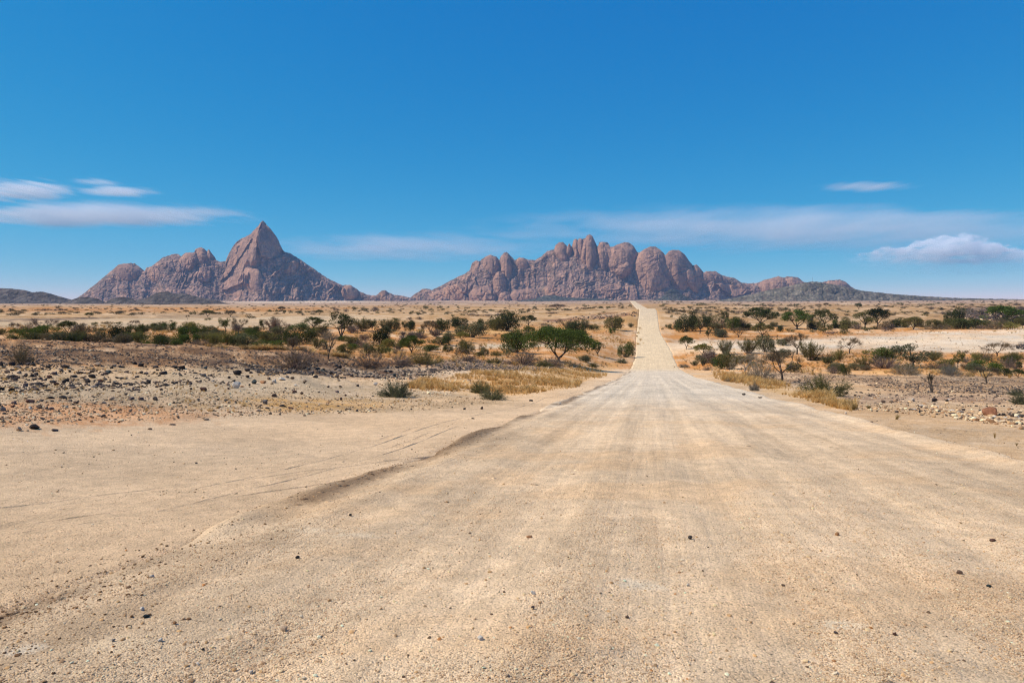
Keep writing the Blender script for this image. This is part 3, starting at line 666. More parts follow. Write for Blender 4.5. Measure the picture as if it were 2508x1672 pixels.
def limb(g, p, q, r0, r1, rg, bend=0.12, n=4, sides=5):
    p = np.asarray(p, float); q = np.asarray(q, float); t = np.linspace(0, 1, n + 1)[:, None]
    ln = np.linalg.norm(q - p); mid = rg.normal(size=3) * ln * bend
    pts = p * (1 - t) + q * t + mid * (4 * t * (1 - t)) * 0.6
    tube(g, pts, np.linspace(r0, r1, n + 1), sides)
    return pts
def blob(n, c, r, rg, shell=0.35):
    d = rg.normal(size=(n, 3)); d /= np.linalg.norm(d, axis=1)[:, None]
    rad = (rg.uniform(shell, 1, (n, 1))) ** 0.6
    return np.asarray(c) + d * rad * np.asarray(r)

def proto_acacia(seed, half=0.62, leaf=1.0, n=34, dens=1.0, stems=1):   # height 1, spreading flat-domed crown over forked limbs
    rg = np.random.default_rng(seed); t = Geo(); c = Geo()
    fork = rg.uniform(.08, .17); f = np.array([rg.uniform(-.05, .05), 0, fork])
    limb(t, [0, 0, -.06], f, .036, .030, rg, .05)
    nm = rg.integers(4, 6); mids = []
    for k in range(nm):
        a = k * 2 * math.pi / nm + rg.uniform(-.4, .4); rr = half * rg.uniform(.30, .52)
        m = np.array([math.cos(a) * rr, math.sin(a) * rr, rg.uniform(.36, .52)]); limb(t, f, m, .024, .013, rg, .12); mids.append(m)
    lop = rg.uniform(-.12, .12)
    for j in range(n):
        r2 = half * math.sqrt((j + .5) / n) * rg.uniform(.88, 1.05); a = j * 2.399 + rg.uniform(-.35, .35)
        z = .90 - .30 * (r2 / half) ** 2.2 + lop * math.cos(a) * r2 / half + rg.uniform(-.09, .05)
        q = np.array([math.cos(a) * r2, math.sin(a) * r2, z]); m = mids[int(np.argmin([np.linalg.norm(q[:2] - w[:2]) for w in mids]))]
        limb(t, m, q, .009, .003, rg, .15, 3, 3)
        s = rg.uniform(.11, .19) * (half / .62) ** .5
        leaves(c, blob(int(150 * dens), q, (s * 1.15, s * 1.15, s * .60), rg), .0185 * leaf, rg, .6)
        if rg.random() < .55: leaves(c, blob(int(80 * dens), q - [q[0] * .08, q[1] * .08, rg.uniform(.10, .24)], (s * 1.0, s * 1.0, s * .5), rg), .0185 * leaf, rg, .4)
    return t.mesh('acacia_trunk'), c.mesh('acacia_crown')
def proto_broad(seed, half=0.66):                                       # broad crown hanging low on forked limbs
    rg = np.random.default_rng(seed); t = Geo(); c = Geo(); f = np.array([rg.uniform(-.06, .06), 0, .12]); limb(t, [0, 0, -.06], f, .04, .032, rg, .05); mids = []
    for k in range(5):
        a = k * 1.257 + rg.uniform(-.4, .4); rr = half * rg.uniform(.28, .5); m = np.array([math.cos(a) * rr, math.sin(a) * rr, rg.uniform(.3, .5)]); limb(t, f, m, .024, .013, rg, .14); mids.append(m)
    for j in range(44):
        a = rg.uniform(0, 6.28); r2 = half * math.sqrt(rg.uniform(.02, 1)); top = .92 - .34 * (r2 / half) ** 2.2; q = np.array([math.cos(a) * r2, math.sin(a) * r2, top - rg.uniform(0, .34) * rg.random()])
        if math.sin(a * 3 + seed) > .82: continue
        m = mids[int(np.argmin([np.linalg.norm(q[:2] - w[:2]) for w in mids]))]; limb(t, m, q, .009, .003, rg, .15, 3, 3)
        s = rg.uniform(.09, .18); leaves(c, blob(170, q, (s * 1.15, s * 1.15, s * .75), rg), .0185, rg, .5)
    return t.mesh('acacia_trunk'), c.mesh('acacia_crown')
def proto_dense(seed, half=0.7, leaf=1.0):                               # shrub leafy to the ground
    rg = np.random.default_rng(seed); t = Geo(); c = Geo()
    n = 15
    for k in range(n):
        a = rg.uniform(0, 6.28); rr = half * math.sqrt(rg.uniform(0, .75)); h = (1 - .55 * (rr / half) ** 2) * rg.uniform(.45, .86)
        q = np.array([math.cos(a) * rr, math.sin(a) * rr, h])
        limb(t, np.array([0, 0, -.06]) + rg.normal(size=3) * [.05, .05, 0], q, .02, .006, rg, .12, 3, 4)
        s = rg.uniform(.16, .27)
        leaves(c, blob(210, q, (s * 1.15, s * 1.15, s * .85), rg), .022 * leaf, rg, .45)
        lo = q * [1.05, 1.05, .45]; leaves(c, blob(120, lo, (s * 1.1, s * 1.1, s * .9), rg), .022 * leaf, rg, .3)
    return t.mesh('shrub_stems'), c.mesh('shrub_foliage')
def proto_round(seed, half=0.5):                                        # small tree, short trunk, rounded crown
    rg = np.random.default_rng(seed); t = Geo(); c = Geo()
    f = np.array([rg.uniform(-.04, .04), 0, .22]); limb(t, [0, 0, -.06], f, .035, .026, rg, .06)
    for k in range(14):
        a = rg.uniform(0, 6.28); rr = half * math.sqrt(rg.uniform(.02, .8)); z = .58 + .34 * math.sqrt(max(0, 1 - (rr / half) ** 2)) * rg.uniform(-.75, 1)
        q = np.array([math.cos(a) * rr, math.sin(a) * rr, z]); limb(t, f, q, .016, .004, rg, .14, 3, 4)
        s = rg.uniform(.12, .2); leaves(c, blob(190, q, (s * 1.1, s * 1.1, s * .85), rg), .020, rg, .45)
    return t.mesh('tree_trunk'), c.mesh('tree_crown')
def proto_tall(seed, half=0.58):                                        # big irregular tree, several limbs, uneven crown
    rg = np.random.default_rng(seed); t = Geo(); c = Geo(); tips = []
    for k in range(3):
        b = np.array([rg.uniform(-.03, .03), rg.uniform(-.03, .03), -.06]); m = np.array([(-.12 + .12 * k) + rg.uniform(-.04, .04), rg.uniform(-.1, .1), rg.uniform(.3, .4)])
        limb(t, b, m, .034, .022, rg, .08)
        for j in range(5):
            a = rg.uniform(0, 6.28); rr = half * rg.uniform(.2, .95)
            q = np.array([m[0] * .8 + math.cos(a) * rr, math.sin(a) * rr, rg.uniform(.42, .93) - .12 * (rr / half)])
            limb(t, m, q, .016, .005, rg, .14, 4, 4); tips.append(q)
    tips += [np.array([-.3, 0, .93]), np.array([-.12, .05, .9]), np.array([.1, 0, .88]), np.array([.34, 0, .74])]
    for q in tips:
        s = rg.uniform(.10, .17); leaves(c, blob(210, q, (s * 1.3, s * 1.3, s * .85), rg), .0175, rg, .5)
    return t.mesh('tree_trunk'), c.mesh('tree_crown')
def fork_tree(g, p, d, ln, r, depth, rg, tips, spread=.5, up=.12):
    q = p + d * ln; limb(g, p, q, r, r * .62, rg, .08, 3, 5 if depth > 2 else 3)
    if depth == 0: tips.append((q, d)); return
    for k in range(3 if depth > 1 else 3):
        nd = d + rg.normal(size=3) * spread; nd[2] += up; nd /= np.linalg.norm(nd)
        fork_tree(g, q, nd, ln * rg.uniform(.62, .85), r * .58, depth - 1, rg, tips, spread, up)
def norm_geo(gs, W=None):
    allv = np.concatenate([np.concatenate(g.v) for g in gs if g.v]); z1 = allv[:, 2].max(); sx = np.percentile(np.abs(allv[:, :2]), 99)
    for g in gs: g.v = [v / np.array([1, 1, z1]) if W is None else v * np.array([W / sx, W / sx, 1 / z1]) for v in g.v]
def proto_bare(seed, half=0.55, trunk=.26, tw=420, leafy=0):             # leafless thorn tree with a haze of twigs
    rg = np.random.default_rng(seed); t = Geo(); c = Geo(); tips = []
    d0 = np.array([rg.uniform(-.1, .1), rg.uniform(-.1, .1), 1.]); q = d0 * trunk; limb(t, [0, 0, -.05], q, .032, .024, rg, .05)
    for k in range(4):
        a = k * 1.57 + rg.uniform(-.4, .4); d = np.array([math.cos(a) * .75, math.sin(a) * .75, .8]); d /= np.linalg.norm(d)
        fork_tree(t, q, d, rg.uniform(.2, .27), .016, 3, rg, tips, .42, .10)
    P = np.array([x[0] for x in tips]); D = np.array([x[1] for x in tips])
    n = tw * 4; k = rg.integers(0, len(P), n)
    a = P[k] + rg.normal(size=(n, 3)) * .02 - D[k] * rg.uniform(0, .12, (n, 1)); dd = D[k] + rg.normal(size=(n, 3)) * .75; dd[:, 2] += .1
    b = a + dd / np.linalg.norm(dd, axis=1)[:, None] * rg.uniform(.05, .15, (n, 1)); twig(c, a, b, .0026, rg)
    if leafy: leaves(c, (a + b)[::1][:leafy] / 2, .011, rg, .3)
    norm_geo([t, c], half); return t.mesh('bare_branches'), c.mesh('bare_twigs')
def proto_twigbush(seed, half=0.9, n=70, w=.0042, leafy=0):              # dome of bare twigs from the ground
    rg = np.random.default_rng(seed); t = Geo(); c = Geo(); A = []; B = []
    for k in range(n):
        a = rg.uniform(0, 6.28); el = math.asin(rg.uniform(.12, 1)); ln = rg.uniform(.72, 1.02)
        tip = np.array([math.cos(a) * math.cos(el) * half, math.sin(a) * math.cos(el) * half, math.sin(el)]) * ln
        pts = limb(t, np.array([tip[0] * .10, tip[1] * .10, -.05]), tip, .007, .002, rg, .12, 4, 3)
        for j in range(38):
            u = rg.uniform(.25, 1) * 4; i = min(int(u), 3); p = pts[i] * (1 - (u - i)) + pts[i + 1] * (u - i)
            d = tip / np.linalg.norm(tip) + rg.normal(size=3) * .7; A.append(p); B.append(p + d / np.linalg.norm(d) * rg.uniform(.07, .22))
    A = np.array(A); B = np.array(B); twig(c, A, B, w, rg)
    if leafy: leaves(c, B[rg.integers(0, len(B), leafy)] + rg.normal(size=(leafy, 3)) * .02, .014, rg, .3)
    norm_geo([t, c], half); return t.mesh('bush_stems'), c.mesh('bush_twigs')
def proto_broom(seed, half=0.6, n=60, leafy=6000):                       # feathery upright shrub
    rg = np.random.default_rng(seed); t = Geo(); c = Geo(); A = []; B = []; P = []
    for k in range(n):
        a = rg.uniform(0, 6.28); lean = rg.uniform(.0, 1) ** .7; ln = rg.uniform(.7, 1.0) * (1 - .25 * lean)
        tip = np.array([math.cos(a) * lean * half * 1.05, math.sin(a) * lean * half * 1.05, ln])
        pts = limb(t, np.array([tip[0] * .15, tip[1] * .15, -.05]), tip, .006, .002, rg, .08, 4, 3)
        for j in range(22):
            u = rg.uniform(.25, 1) * 4; i = min(int(u), 3); p = pts[i] * (1 - (u - i)) + pts[i + 1] * (u - i)
            d = np.array([tip[0], tip[1], .8]) + rg.normal(size=3) * .55; e = p + d / np.linalg.norm(d) * rg.uniform(.06, .17)
            A.append(p); B.append(e)
    A = np.array(A); B = np.array(B); twig(c, A, B, .005, rg)
    k = rg.integers(0, len(A), leafy); u = rg.uniform(.2, 1.05, (leafy, 1))
    leaves(c, A[k] * (1 - u) + B[k] * u + rg.normal(size=(leafy, 3)) * .02, .0125, rg, .3)
    norm_geo([t, c], half); return t.mesh('shrub_stems'), c.mesh('shrub_sprays')
def proto_dead(seed):
    rg = np.random.default_rng(seed); t = Geo(); c = Geo(); tips = []
    for k in range(3):
        d = np.array([rg.uniform(-.25, .25), rg.uniform(-.2, .2), 1.]); fork_tree(t, np.array([0, 0, -.04]), d / np.linalg.norm(d), .42, .03, 2, rg, tips, .3, .35)
    P = np.array([x[0] for x in tips]); D = np.array([x[1] for x in tips]); n = 160; k = rg.integers(0, len(P), n)
    a = P[k] - D[k] * rg.uniform(0, .3, (n, 1)); dd = D[k] + rg.normal(size=(n, 3)) * .6; b = a + dd / np.linalg.norm(dd, axis=1)[:, None] * rg.uniform(.05, .16, (n, 1)); twig(c, a, b, .0035, rg)
    norm_geo([t, c], .32); return t.mesh('dead_branches'), c.mesh('dead_twigs')
def proto_low(seed, half=1.1):                                          # low rounded scrub far away
    rg = np.random.default_rng(seed); t = Geo(); c = Geo()
    for k in range(9):
        a = rg.uniform(0, 6.28); rr = half * math.sqrt(rg.uniform(0, .7)); q = np.array([math.cos(a) * rr, math.sin(a) * rr, rg.uniform(.25, .72) * (1 - .5 * (rr / half) ** 2)])
        limb(t, [q[0] * .3, q[1] * .3, -.1], q, .02, .008, rg, .1, 2, 3)
        s = rg.uniform(.25, .42); leaves(c, blob(75, q, (s * 1.3, s * 1.3, s * .75), rg), .055, rg, .4)
    return t.mesh('scrub_stems'), c.mesh('scrub_foliage')

PROTO = {
 'broad': [proto_broad(s) for s in (21, 22, 23, 24)],
 'acacia': [proto_acacia(s) for s in (1, 2, 3, 4)], 'bigacacia': [proto_acacia(12, .92, .72, 64, 2.0)], 'thin': [proto_acacia(s, .62, .8, 30, .40) for s in (5, 6)],
 'dense': [proto_dense(s) for s in (1, 2, 3, 4)], 'round': [proto_round(s) for s in (1, 2, 3)], 'tall': [proto_tall(s) for s in (3, 4)],
 'bare': [proto_bare(s) for s in (1, 2, 3, 4)], 'twigbush': [proto_twigbush(s) for s in (1, 2, 3)], 'broom': [proto_broom(s) for s in (1, 2, 3)],
 'dead': [proto_dead(s) for s in (1, 2)], 'low': [proto_low(s) for s in (1, 2, 3, 4)], 'spray': [proto_twigbush(s, .95, 95, .0055, 3000) for s in (11, 12)],
}
PW = {'broad': 1.5, 'acacia': 1.5, 'bigacacia': 2.0, 'thin': 1.5, 'dense': 1.65, 'round': 1.2, 'tall': 1.3, 'bare': 1.12, 'twigbush': 1.85, 'broom': 1.2, 'dead': .66, 'low': 2.8, 'spray': 1.9}
LEAF = {
 'dark': leaf_mat('foliage_dark_green', (.056, .068, .026), (.100, .108, .042)), 'green': leaf_mat('foliage_green', (.066, .092, .026), (.115, .145, .040)),
 'bright': leaf_mat('foliage_bright_green', (.074, .112, .028), (.125, .165, .042)), 'olive': leaf_mat('foliage_olive', (.110, .100, .040), (.180, .160, .066)),
 'grey': leaf_mat('foliage_grey_green', (.110, .112, .064), (.180, .175, .100)), 'yellow': leaf_mat('foliage_yellow_green', (.155, .145, .042), (.25, .22, .075)),
 'brown': leaf_mat('twigs_brown', (.15, .108, .072), (.22, .165, .11)), 'purple': leaf_mat('twigs_purple_brown', (.175, .125, .112), (.25, .185, .165)),
 'pale': leaf_mat('twigs_pale_grey', (.20, .165, .135), (.28, .24, .20)), 'straw': leaf_mat('dry_straw', (.34, .22, .085), (.46, .31, .13)), 'black': leaf_mat('foliage_shadowy_green', (.025, .032, .016), (.045, .052, .025)),  # 'black' is the leaf colour of the blackish-green shrubs
}
BARK = {'dark': bark_mat('dark_bark', (.085, .066, .052)), 'grey': bark_mat('grey_bark', (.15, .12, .10)), 'pale': bark_mat('pale_bark', (.30, .25, .21)), 'purple': bark_mat('purple_bark', (.13, .09, .085))}
PART = {'broad': ('trunk', 'crown'), 'acacia': ('trunk', 'crown'), 'bigacacia': ('trunk', 'crown'), 'thin': ('trunk', 'crown'), 'dense': ('stems', 'foliage'), 'round': ('trunk', 'crown'), 'tall': ('trunk', 'crown'), 'bare': ('trunk', 'twigs'),
        'twigbush': ('stems', 'twigs'), 'broom': ('stems', 'foliage'), 'dead': ('trunk', 'twigs'), 'low': ('stems', 'foliage'), 'spray': ('stems', 'foliage')}
NOUN = {'broad': ('acacia_tree', 'tree'), 'acacia': ('acacia_tree', 'tree'), 'bigacacia': ('acacia_tree', 'tree'), 'thin': ('acacia_tree', 'tree'), 'dense': ('leafy_shrub', 'shrub'), 'round': ('small_tree', 'tree'), 'tall': ('tall_tree', 'tree'),
        'bare': ('bare_tree', 'tree'), 'twigbush': ('bare_bush', 'bush'), 'broom': ('feathery_shrub', 'shrub'), 'dead': ('dead_tree', 'tree'), 'low': ('low_scrub', 'scrub'), 'spray': ('wispy_shrub', 'shrub')}
SHAPE = {'broad': 'broad-crowned acacia', 'acacia': 'flat-topped acacia', 'bigacacia': 'acacia', 'thin': 'thinly leaved acacia', 'dense': 'rounded shrub', 'round': 'round-crowned small tree', 'tall': 'tall uneven tree', 'bare': 'leafless thorn tree',
         'twigbush': 'leafless twiggy bush', 'broom': 'feathery upright shrub', 'dead': 'dead slender tree', 'low': 'low scrub bush', 'spray': 'wispy spreading shrub'}
TONE = {'dark': 'dark green', 'green': 'green', 'bright': 'bright green', 'olive': 'olive', 'grey': 'grey-green', 'yellow': 'yellow-green', 'brown': 'brown', 'purple': 'purplish', 'pale': 'pale grey', 'straw': 'straw-coloured', 'black': 'very dark green'}

fit_protos()
THINGS = []                                     # (object, adjective, noun phrase, px, py, w, h, own label, group)
def plant(kind, tone, px, py, w, h, dmin=90, label=None, var=None, dmax=9000, group=None, bark=None):
    p = at(px, py, dmin, dmax)
    d = p.y; ww = w / F * d; hh = h / F * d
    k = (int(px * 7 + py * 13) if var is None else var) % len(PROTO[kind])
    trunk, crown = PROTO[kind][k]
    nm, cat = NOUN[kind]
    o = bpy.data.objects.new(nm, None); COL.objects.link(o); o.empty_display_size = 0.2
    o.location = p; o.rotation_euler = (0, 0, (px * 1.7 + py) % 6.28 if kind != 'tall' else 0.0)
    ww *= 1.10; hh *= 1.12 if kind in ('dense', 'broom', 'round', 'twigbush') else 1.05; sx = ww / PW[kind]
    o.scale = (sx, sx, hh)
    bk = bark or ('purple' if tone == 'purple' else 'pale' if tone == 'pale' else 'grey' if kind in ('bare', 'twigbush', 'spray', 'broom') and tone != 'brown' else 'dark')
    for me_, nm_, mt in ((trunk, PART[kind][0], BARK[bk]), (crown, PART[kind][1], LEAF[tone])):
        c = bpy.data.objects.new(nm_, me_); COL.objects.link(c); c.parent = o
        if not me_.materials: me_.materials.append(None)
        c.material_slots[0].link = 'OBJECT'; c.material_slots[0].material = mt
    o['category'] = cat
    THINGS.append([o, TONE[tone], SHAPE[kind], px, py, w, h, label, group])
    return o
#@@PLANTS
NEAR = [  # kind, tone, x, base y, width, height, nearest distance, label
 ('bigacacia','green',1372,886,152,80,100,'large spreading green acacia with a dark forked trunk left of the road dip'),
 ('tall','dark',835,826,68,57,90,'tall dark tree with several trunks towering over the bushes on the left plain'),
 ('dense','dark',1240,809,68,42,90,'broad dome-shaped dark tree standing behind the big acacia left of the road'),
 ('dense','green',1263,864,64,52,90,'round multi-stemmed dark shrub-tree touching the left side of the big acacia'),
 ('broad','green',1008,866,55,42,90,'green acacia leaning on two thin trunks behind the purplish bushes'),
 ('dense','black',932,848,44,43,90,'leggy dark shrub with its stems showing, alone on the orange soil'),
 ('twigbush','purple',721,902,98,47,40,'large purplish leafless bush on the stony bank left of the road'),
 ('dead','dark',804,880,30,49,60,'thin dead tree with upright bare branches behind the rocky bank'),
 ('twigbush','purple',906,900,84,32,55,'wide low purplish leafless bush above the rubble, left of its narrower twin'),
 ('twigbush','purple',980,896,62,28,60,'narrower purplish leafless bush above the rubble, right of its wide twin'),
 ('twigbush','purple',1278,893,98,32,85,'dark purplish bare thicket in front of the round shrub-tree beside the big acacia'),
 ('spray','grey',967,972,76,38,20,'wispy green shrub alone at the edge of the pale gravel left of the road'),
 ('spray','olive',1177,963,44,31,20,'olive wispy shrub at the left edge of the straw grass, behind a spreading one'),
 ('spray','grey',1207,979,58,28,20,'low spreading wispy shrub at the near edge of the straw grass'),
 ('twigbush','brown',50,891,48,44,30,'leafless brown bush growing among the black rocks at the left edge'),
 ('bare','brown',1913,938,92,82,60,'leafless thorn tree with a dark straight trunk beside the right grass verge'),
 ('twigbush','pale',1863,928,62,44,60,'pale grey leafless bush between two bare trees right of the road'),
 ('bare','pale',1826,919,62,54,60,'grey leafless tree with a forked trunk left of the pale bare bush'),
 ('spray','olive',2022,970,98,50,40,'sparse many-stemmed dry shrub on the right bank above the straw tufts'),
 ('bare','brown',2417,939,68,42,60,'spreading leafless thorn tree on the dark stony ground at the right'),
 ('dead','grey',2285,962,36,47,45,'thin dead tree with a bent stem on the dark stony ground'),
 ('round','grey',2236,902,80,54,100,'large grey-green tree heading the shrub clump on the orange sand at right'),
 ('dense','green',2156,882,58,28,100,'dark green shrub behind the grey thicket at the left of the big grey-green tree'),
 ('twigbush','purple',2164,902,68,28,100,'grey-brown bare thicket at the left foot of the big grey-green tree'),
 ('broom','olive',2115,901,36,22,100,'olive feathery shrub at the left end of the grey-green clump'),
 ('twigbush','pale',2218,918,58,29,100,'low grey bush in front of the large grey-green tree'),
 ('dense','dark',2066,918,30,24,95,'small dark green shrub at the lower edge of the orange sand'),
 ('twigbush','purple',2042,915,30,18,95,'small grey-brown twiggy bush left of the small dark shrub on orange sand'),
 ('bare','brown',1951,868,58,52,110,'leafless tree with V-shaped trunks in front of the pale pan'),
 ('broom','olive',1984,883,50,42,105,'bulky olive feathery shrub right of the leafless V-trunked tree'),
 ('dense','dark',2003,883,24,9,100,'low dark bush at the right foot of the bulky olive shrub'),
 ('bare','brown',2082,867,48,39,110,'bare umbrella-shaped tree alone at the edge of the pale pan'),
 ('broom','yellow',2055,886,28,27,105,'small yellow-green feathery shrub on orange sand below the bare umbrella tree'),
 ('bare','brown',2443,877,60,39,110,'bare umbrella-shaped tree near the right edge below the pale pan'),
 ('round','green',2346,900,26,37,105,'small tree with a bent trunk alone on the orange sand at right'),
 ('dense','yellow',2389,886,26,20,105,'small round yellow-green bush at the right of the orange sand'),
 ('twigbush','brown',2414,881,34,19,105,'brown twiggy bush behind the round yellow-green bush'),
 ('dense','dark',2472,889,52,18,105,'flat dark green bush near the right edge of the orange sand'),
 ('twigbush','purple',2467,903,38,26,105,'grey-purple twiggy bush below the flat dark bush near the right edge'),
 ('dense','bright',2418,909,70,22,95,'wide flat bright green bush behind the spreading leafless thorn tree'),
 ('dense','dark',2461,920,32,17,95,'dark green bush at the right end of the wide bright green one'),
 ('acacia','dark',2493,926,26,21,90,'tiny flat-topped acacia at the right edge of the orange sand'),
 ('twigbush','pale',2331,920,50,23,95,'grey low bush left of the wide bright green one'),
 ('twigbush','purple',2314,906,28,17,95,'purplish twiggy bush behind the grey low bush on orange sand'),
 ('dense','grey',2290,874,32,12,105,'low grey-green bush at the right shoulder of the large grey-green tree'),
 ('low','brown',2366,865,14,7,105,'tiny brown scrub at the lower rim of the pale pan'),
 ('spray','grey',2487,968,32,15,30,'small grey shrub on the stones behind the red boulder'),
 ('spray','grey',2499,990,40,26,20,'grey-green shrub cut by the right edge beside the red boulder'),
 ('spray','pale',1847,957,22,20,30,'small pale wispy shrub in the right verge grass'),
 ('dense','dark',1943,911,36,22,90,'dark shrub behind the straight-trunked leafless thorn tree'),
 ('broom','grey',1722,896,15,20,110,'narrow grey shrub on the sand right of the road dip'),
 ('broom','grey',1747,896,26,17,105,'grey feathery shrub between the narrow one and the green clump'),
 ('dense','green',1766,904,32,32,100,'green shrub at the left of the leafless clump right of the road'),
 ('broom','olive',1786,905,48,35,100,'olive feathery shrub behind the forked grey leafless tree'),
 ('spray','pale',1676,900,24,9,100,'tiny dry shrub on the sand just right of the road dip'),
 ('spray','pale',1790,935,26,10,40,'low grey shrub in the straw verge right of the road'),
 ('acacia','dark',1681,856,29,32,150,'small dark acacia alone on sand just right of the road'),
 ('acacia','yellow',1721,872,37,29,130,'small yellow-green acacia with a clear shadow right of the road'),
 ('broom','grey',1778,869,34,32,130,'grey-green upright shrub between the little yellow-green acacia and the shrub pair'),
 ('broom','olive',1833,866,48,33,130,'olive feathery shrub, the left one of a pair in front of the pale pan'),
 ('dense','grey',1874,862,48,39,130,'grey-green rounded shrub, the right one of a pair in front of the pale pan'),
 ('round','dark',1735,831,14,28,180,'slim pole-like tree in front of the dark grove right of the road'),
 ('dense','grey',1765,826,48,19,180,'low rounded grey-green bush in front of the dark grove right of the road'),
 ('dense','dark',1680,812,54,37,200,'dark leafy tree at the left end of the grove right of the road'),
 ('tall','dark',1696,812,30,49,215,'tallest dark tree at the left of the grove right of the road'),
 ('round','dark',1715,817,38,41,190,'dark round tree on a single trunk at the front of the grove'),
 ('bare','pale',1727,788,32,28,240,'pale leafless tree rising behind the dark grove right of the road'),
 ('round','dark',1736,807,26,31,205,'narrow dark tree in the middle of the grove right of the road'),
 ('thin','olive',1752,802,32,30,220,'olive thinly leaved tree in the right half of the grove'),
 ('tall','dark',1774,803,24,40,215,'slender tall dark tree at the right end of the grove'),
 ('dense','green',1794,808,38,28,200,'green rounded shrub closing the right end of the grove'),
 ('twigbush','purple',1767,803,24,20,215,'purplish twiggy bush at the foot of the slender tall tree in the grove'),
 ('broad','dark',1861,799,74,43,200,'large flat-topped acacia standing apart to the right of the grove'),
 ('broad','olive',1867,825,48,32,180,'thin olive acacia in front of the large flat-topped one'),
 ('dense','dark',1826,808,30,15,200,'dark low shrub left of the thin olive acacia'),
 ('thin','brown',1808,826,46,24,180,'brownish nearly leafless acacia right of the low rounded bush'),
 ('dense','dark',1912,812,18,14,190,'small dark bush on orange soil left of the bright acacia'),
 ('dense','grey',1916,846,30,15,150,'low grey-green bush at the left of the leafless V-trunked tree'),
 ('broad','bright',1953,806,70,44,200,'bright green flat-topped acacia at the left of the row beyond the pale pan'),
 ('bare','pale',1977,805,26,34,205,'pale bare tree between the bright acacia and the olive one'),
 ('dense','black',1987,807,28,14,190,'very dark low bush at the right foot of the bright green acacia'),
 ('broad','olive',2018,802,58,41,205,'olive flat-topped acacia right of the bright green one'),
 ('dense','black',2044,804,28,10,205,'very dark flat bush at the right foot of the olive acacia'),
 ('dense','green',2056,803,30,19,205,'green shrub right of the olive acacia'),
 ('dense','olive',2078,804,32,18,205,'olive-brown shrub right of the green one beyond the pale pan'),
 ('round','olive',2118,805,48,39,205,'round olive tree touching a gnarled dark acacia on its right'),
 ('acacia','black',2150,801,48,45,205,'gnarled dark acacia with an open crown and bare trunk beyond the pale pan'),
 ('dense','dark',2192,802,40,18,205,'dark green shrub right of the gnarled dark acacia'),
 ('acacia','olive',2236,808,46,31,205,'solitary umbrella acacia above the pale pan at right'),
 ('dense','olive',2289,804,46,19,205,'olive shrub right of the solitary umbrella acacia'),
 ('twigbush','brown',2302,807,52,12,205,'brown low thicket in front of the olive shrub at right'),
 ('dense','dark',2338,795,36,37,215,'tall dark green shrub left of the pale bare tree at right'),
 ('dense','olive',2325,801,28,20,210,'olive shrub at the left foot of the tall dark one'),
 ('dense','dark',2362,805,74,23,205,'long dark green thicket below the pale bare tree at right'),
 ('bare','pale',2366,786,38,29,220,'pale bare tree rising above the long dark thicket'),
 ('broad','bright',2453,792,78,41,215,'big bright green acacia near the right edge by the dark rock heap'),
 ('dense','dark',2484,795,46,18,212,'dark shrub at the right foot of the big bright acacia'),
 ('thin','brown',2449,806,34,27,205,'brown thin tree in front of the big bright acacia'),
 ('dense','olive',2503,797,28,17,212,'olive shrub at the right edge beyond the pale pan'),
 ('twigbush','purple',2404,806,24,9,205,'low purplish bush left of the brown thin tree'),
 # left plain
 ('broad','dark',1463,871,34,32,120,'small acacia right of the big spreading one'),
 ('dense','grey',1434,887,34,16,100,'low grey-green shrub under the right side of the big acacia'),
 ('dense','green',1534,875,34,33,130,'upright bright-sided green bush at the left road edge in the dip'),
 ('spray','grey',1522,889,26,11,120,'small grey wispy shrub below the green bush at the road edge'),
 ('spray','olive',1452,899,26,11,100,'small olive shrub on the sand right of the big acacia trunk'),
 ('dense','dark',1413,823,38,33,160,'dark shrub rising behind the right half of the big acacia'),
 ('broom','grey',1430,808,22,25,200,'grey feathery shrub behind the dark one right of the big acacia'),
 ('dense','green',1452,808,32,13,200,'low green shrub between the dark shrub and the one by the embankment'),
 ('dense','olive',1502,808,44,29,200,'olive shrub standing at the foot of the road embankment'),
 ('dense','bright',1498,817,16,13,190,'small bright green bush in front of the embankment shrub'),
 ('broom','grey',1545,802,14,10,210,'small grey bush beside the far road edge on the left'),
 ('broad','dark',1295,797,38,24,220,'dark acacia at the right of the dome-shaped tree'),
 ('dense','dark',1189,808,38,24,200,'dark shrub left of the dome-shaped tree'),
 ('dense','olive',1216,810,36,27,200,'olive shrub between the dark one and the dome-shaped tree'),
 ('dense','grey',1153,826,62,33,150,'wide grey-green shrub-tree in the middle of the left plain'),
 ('acacia','yellow',1134,838,30,25,140,'small yellow-green acacia in front of the wide grey-green shrub-tree'),
 ('dense','dark',1082,844,40,18,130,'dark flat shrub left of the small yellow-green acacia'),
 ('dense','grey',1100,834,26,18,140,'grey-green shrub behind the dark flat one'),
 ('low','dark',1055,841,18,9,130,'small dark scrub left of the dark flat shrub'),
 ('dense','green',1050,860,44,14,110,'low green bush right of the leaning acacia'),
 ('dense','olive',1137,865,48,28,110,'olive shrub between the leaning acacia and the round shrub-tree'),
 ('dense','dark',1097,862,24,15,110,'dark green bush left of the olive shrub'),
 ('dense','grey',1187,872,18,19,110,'narrow grey-green bush right of the olive shrub'),
 ('spray','olive',1216,871,32,11,105,'low olive wispy shrub left of the round shrub-tree'),
 ('twigbush','purple',1143,884,64,13,90,'low purplish thicket along the top of the dark gravel'),
 ('spray','olive',1210,890,36,15,85,'olive wispy shrub at the left of the dark purplish thicket'),
 ('twigbush','olive',1042,893,70,32,70,'olive-brown bushy thicket right of the purplish twins'),
 ('twigbush','purple',1352,896,48,23,85,'grey-purple bush left of the big acacia trunk'),
 ('spray','olive',1333,898,42,14,80,'low olive shrub below the big acacia'),
 ('broad','brown',1053,817,42,30,170,'brownish thin acacia left of the dark round shrub'),
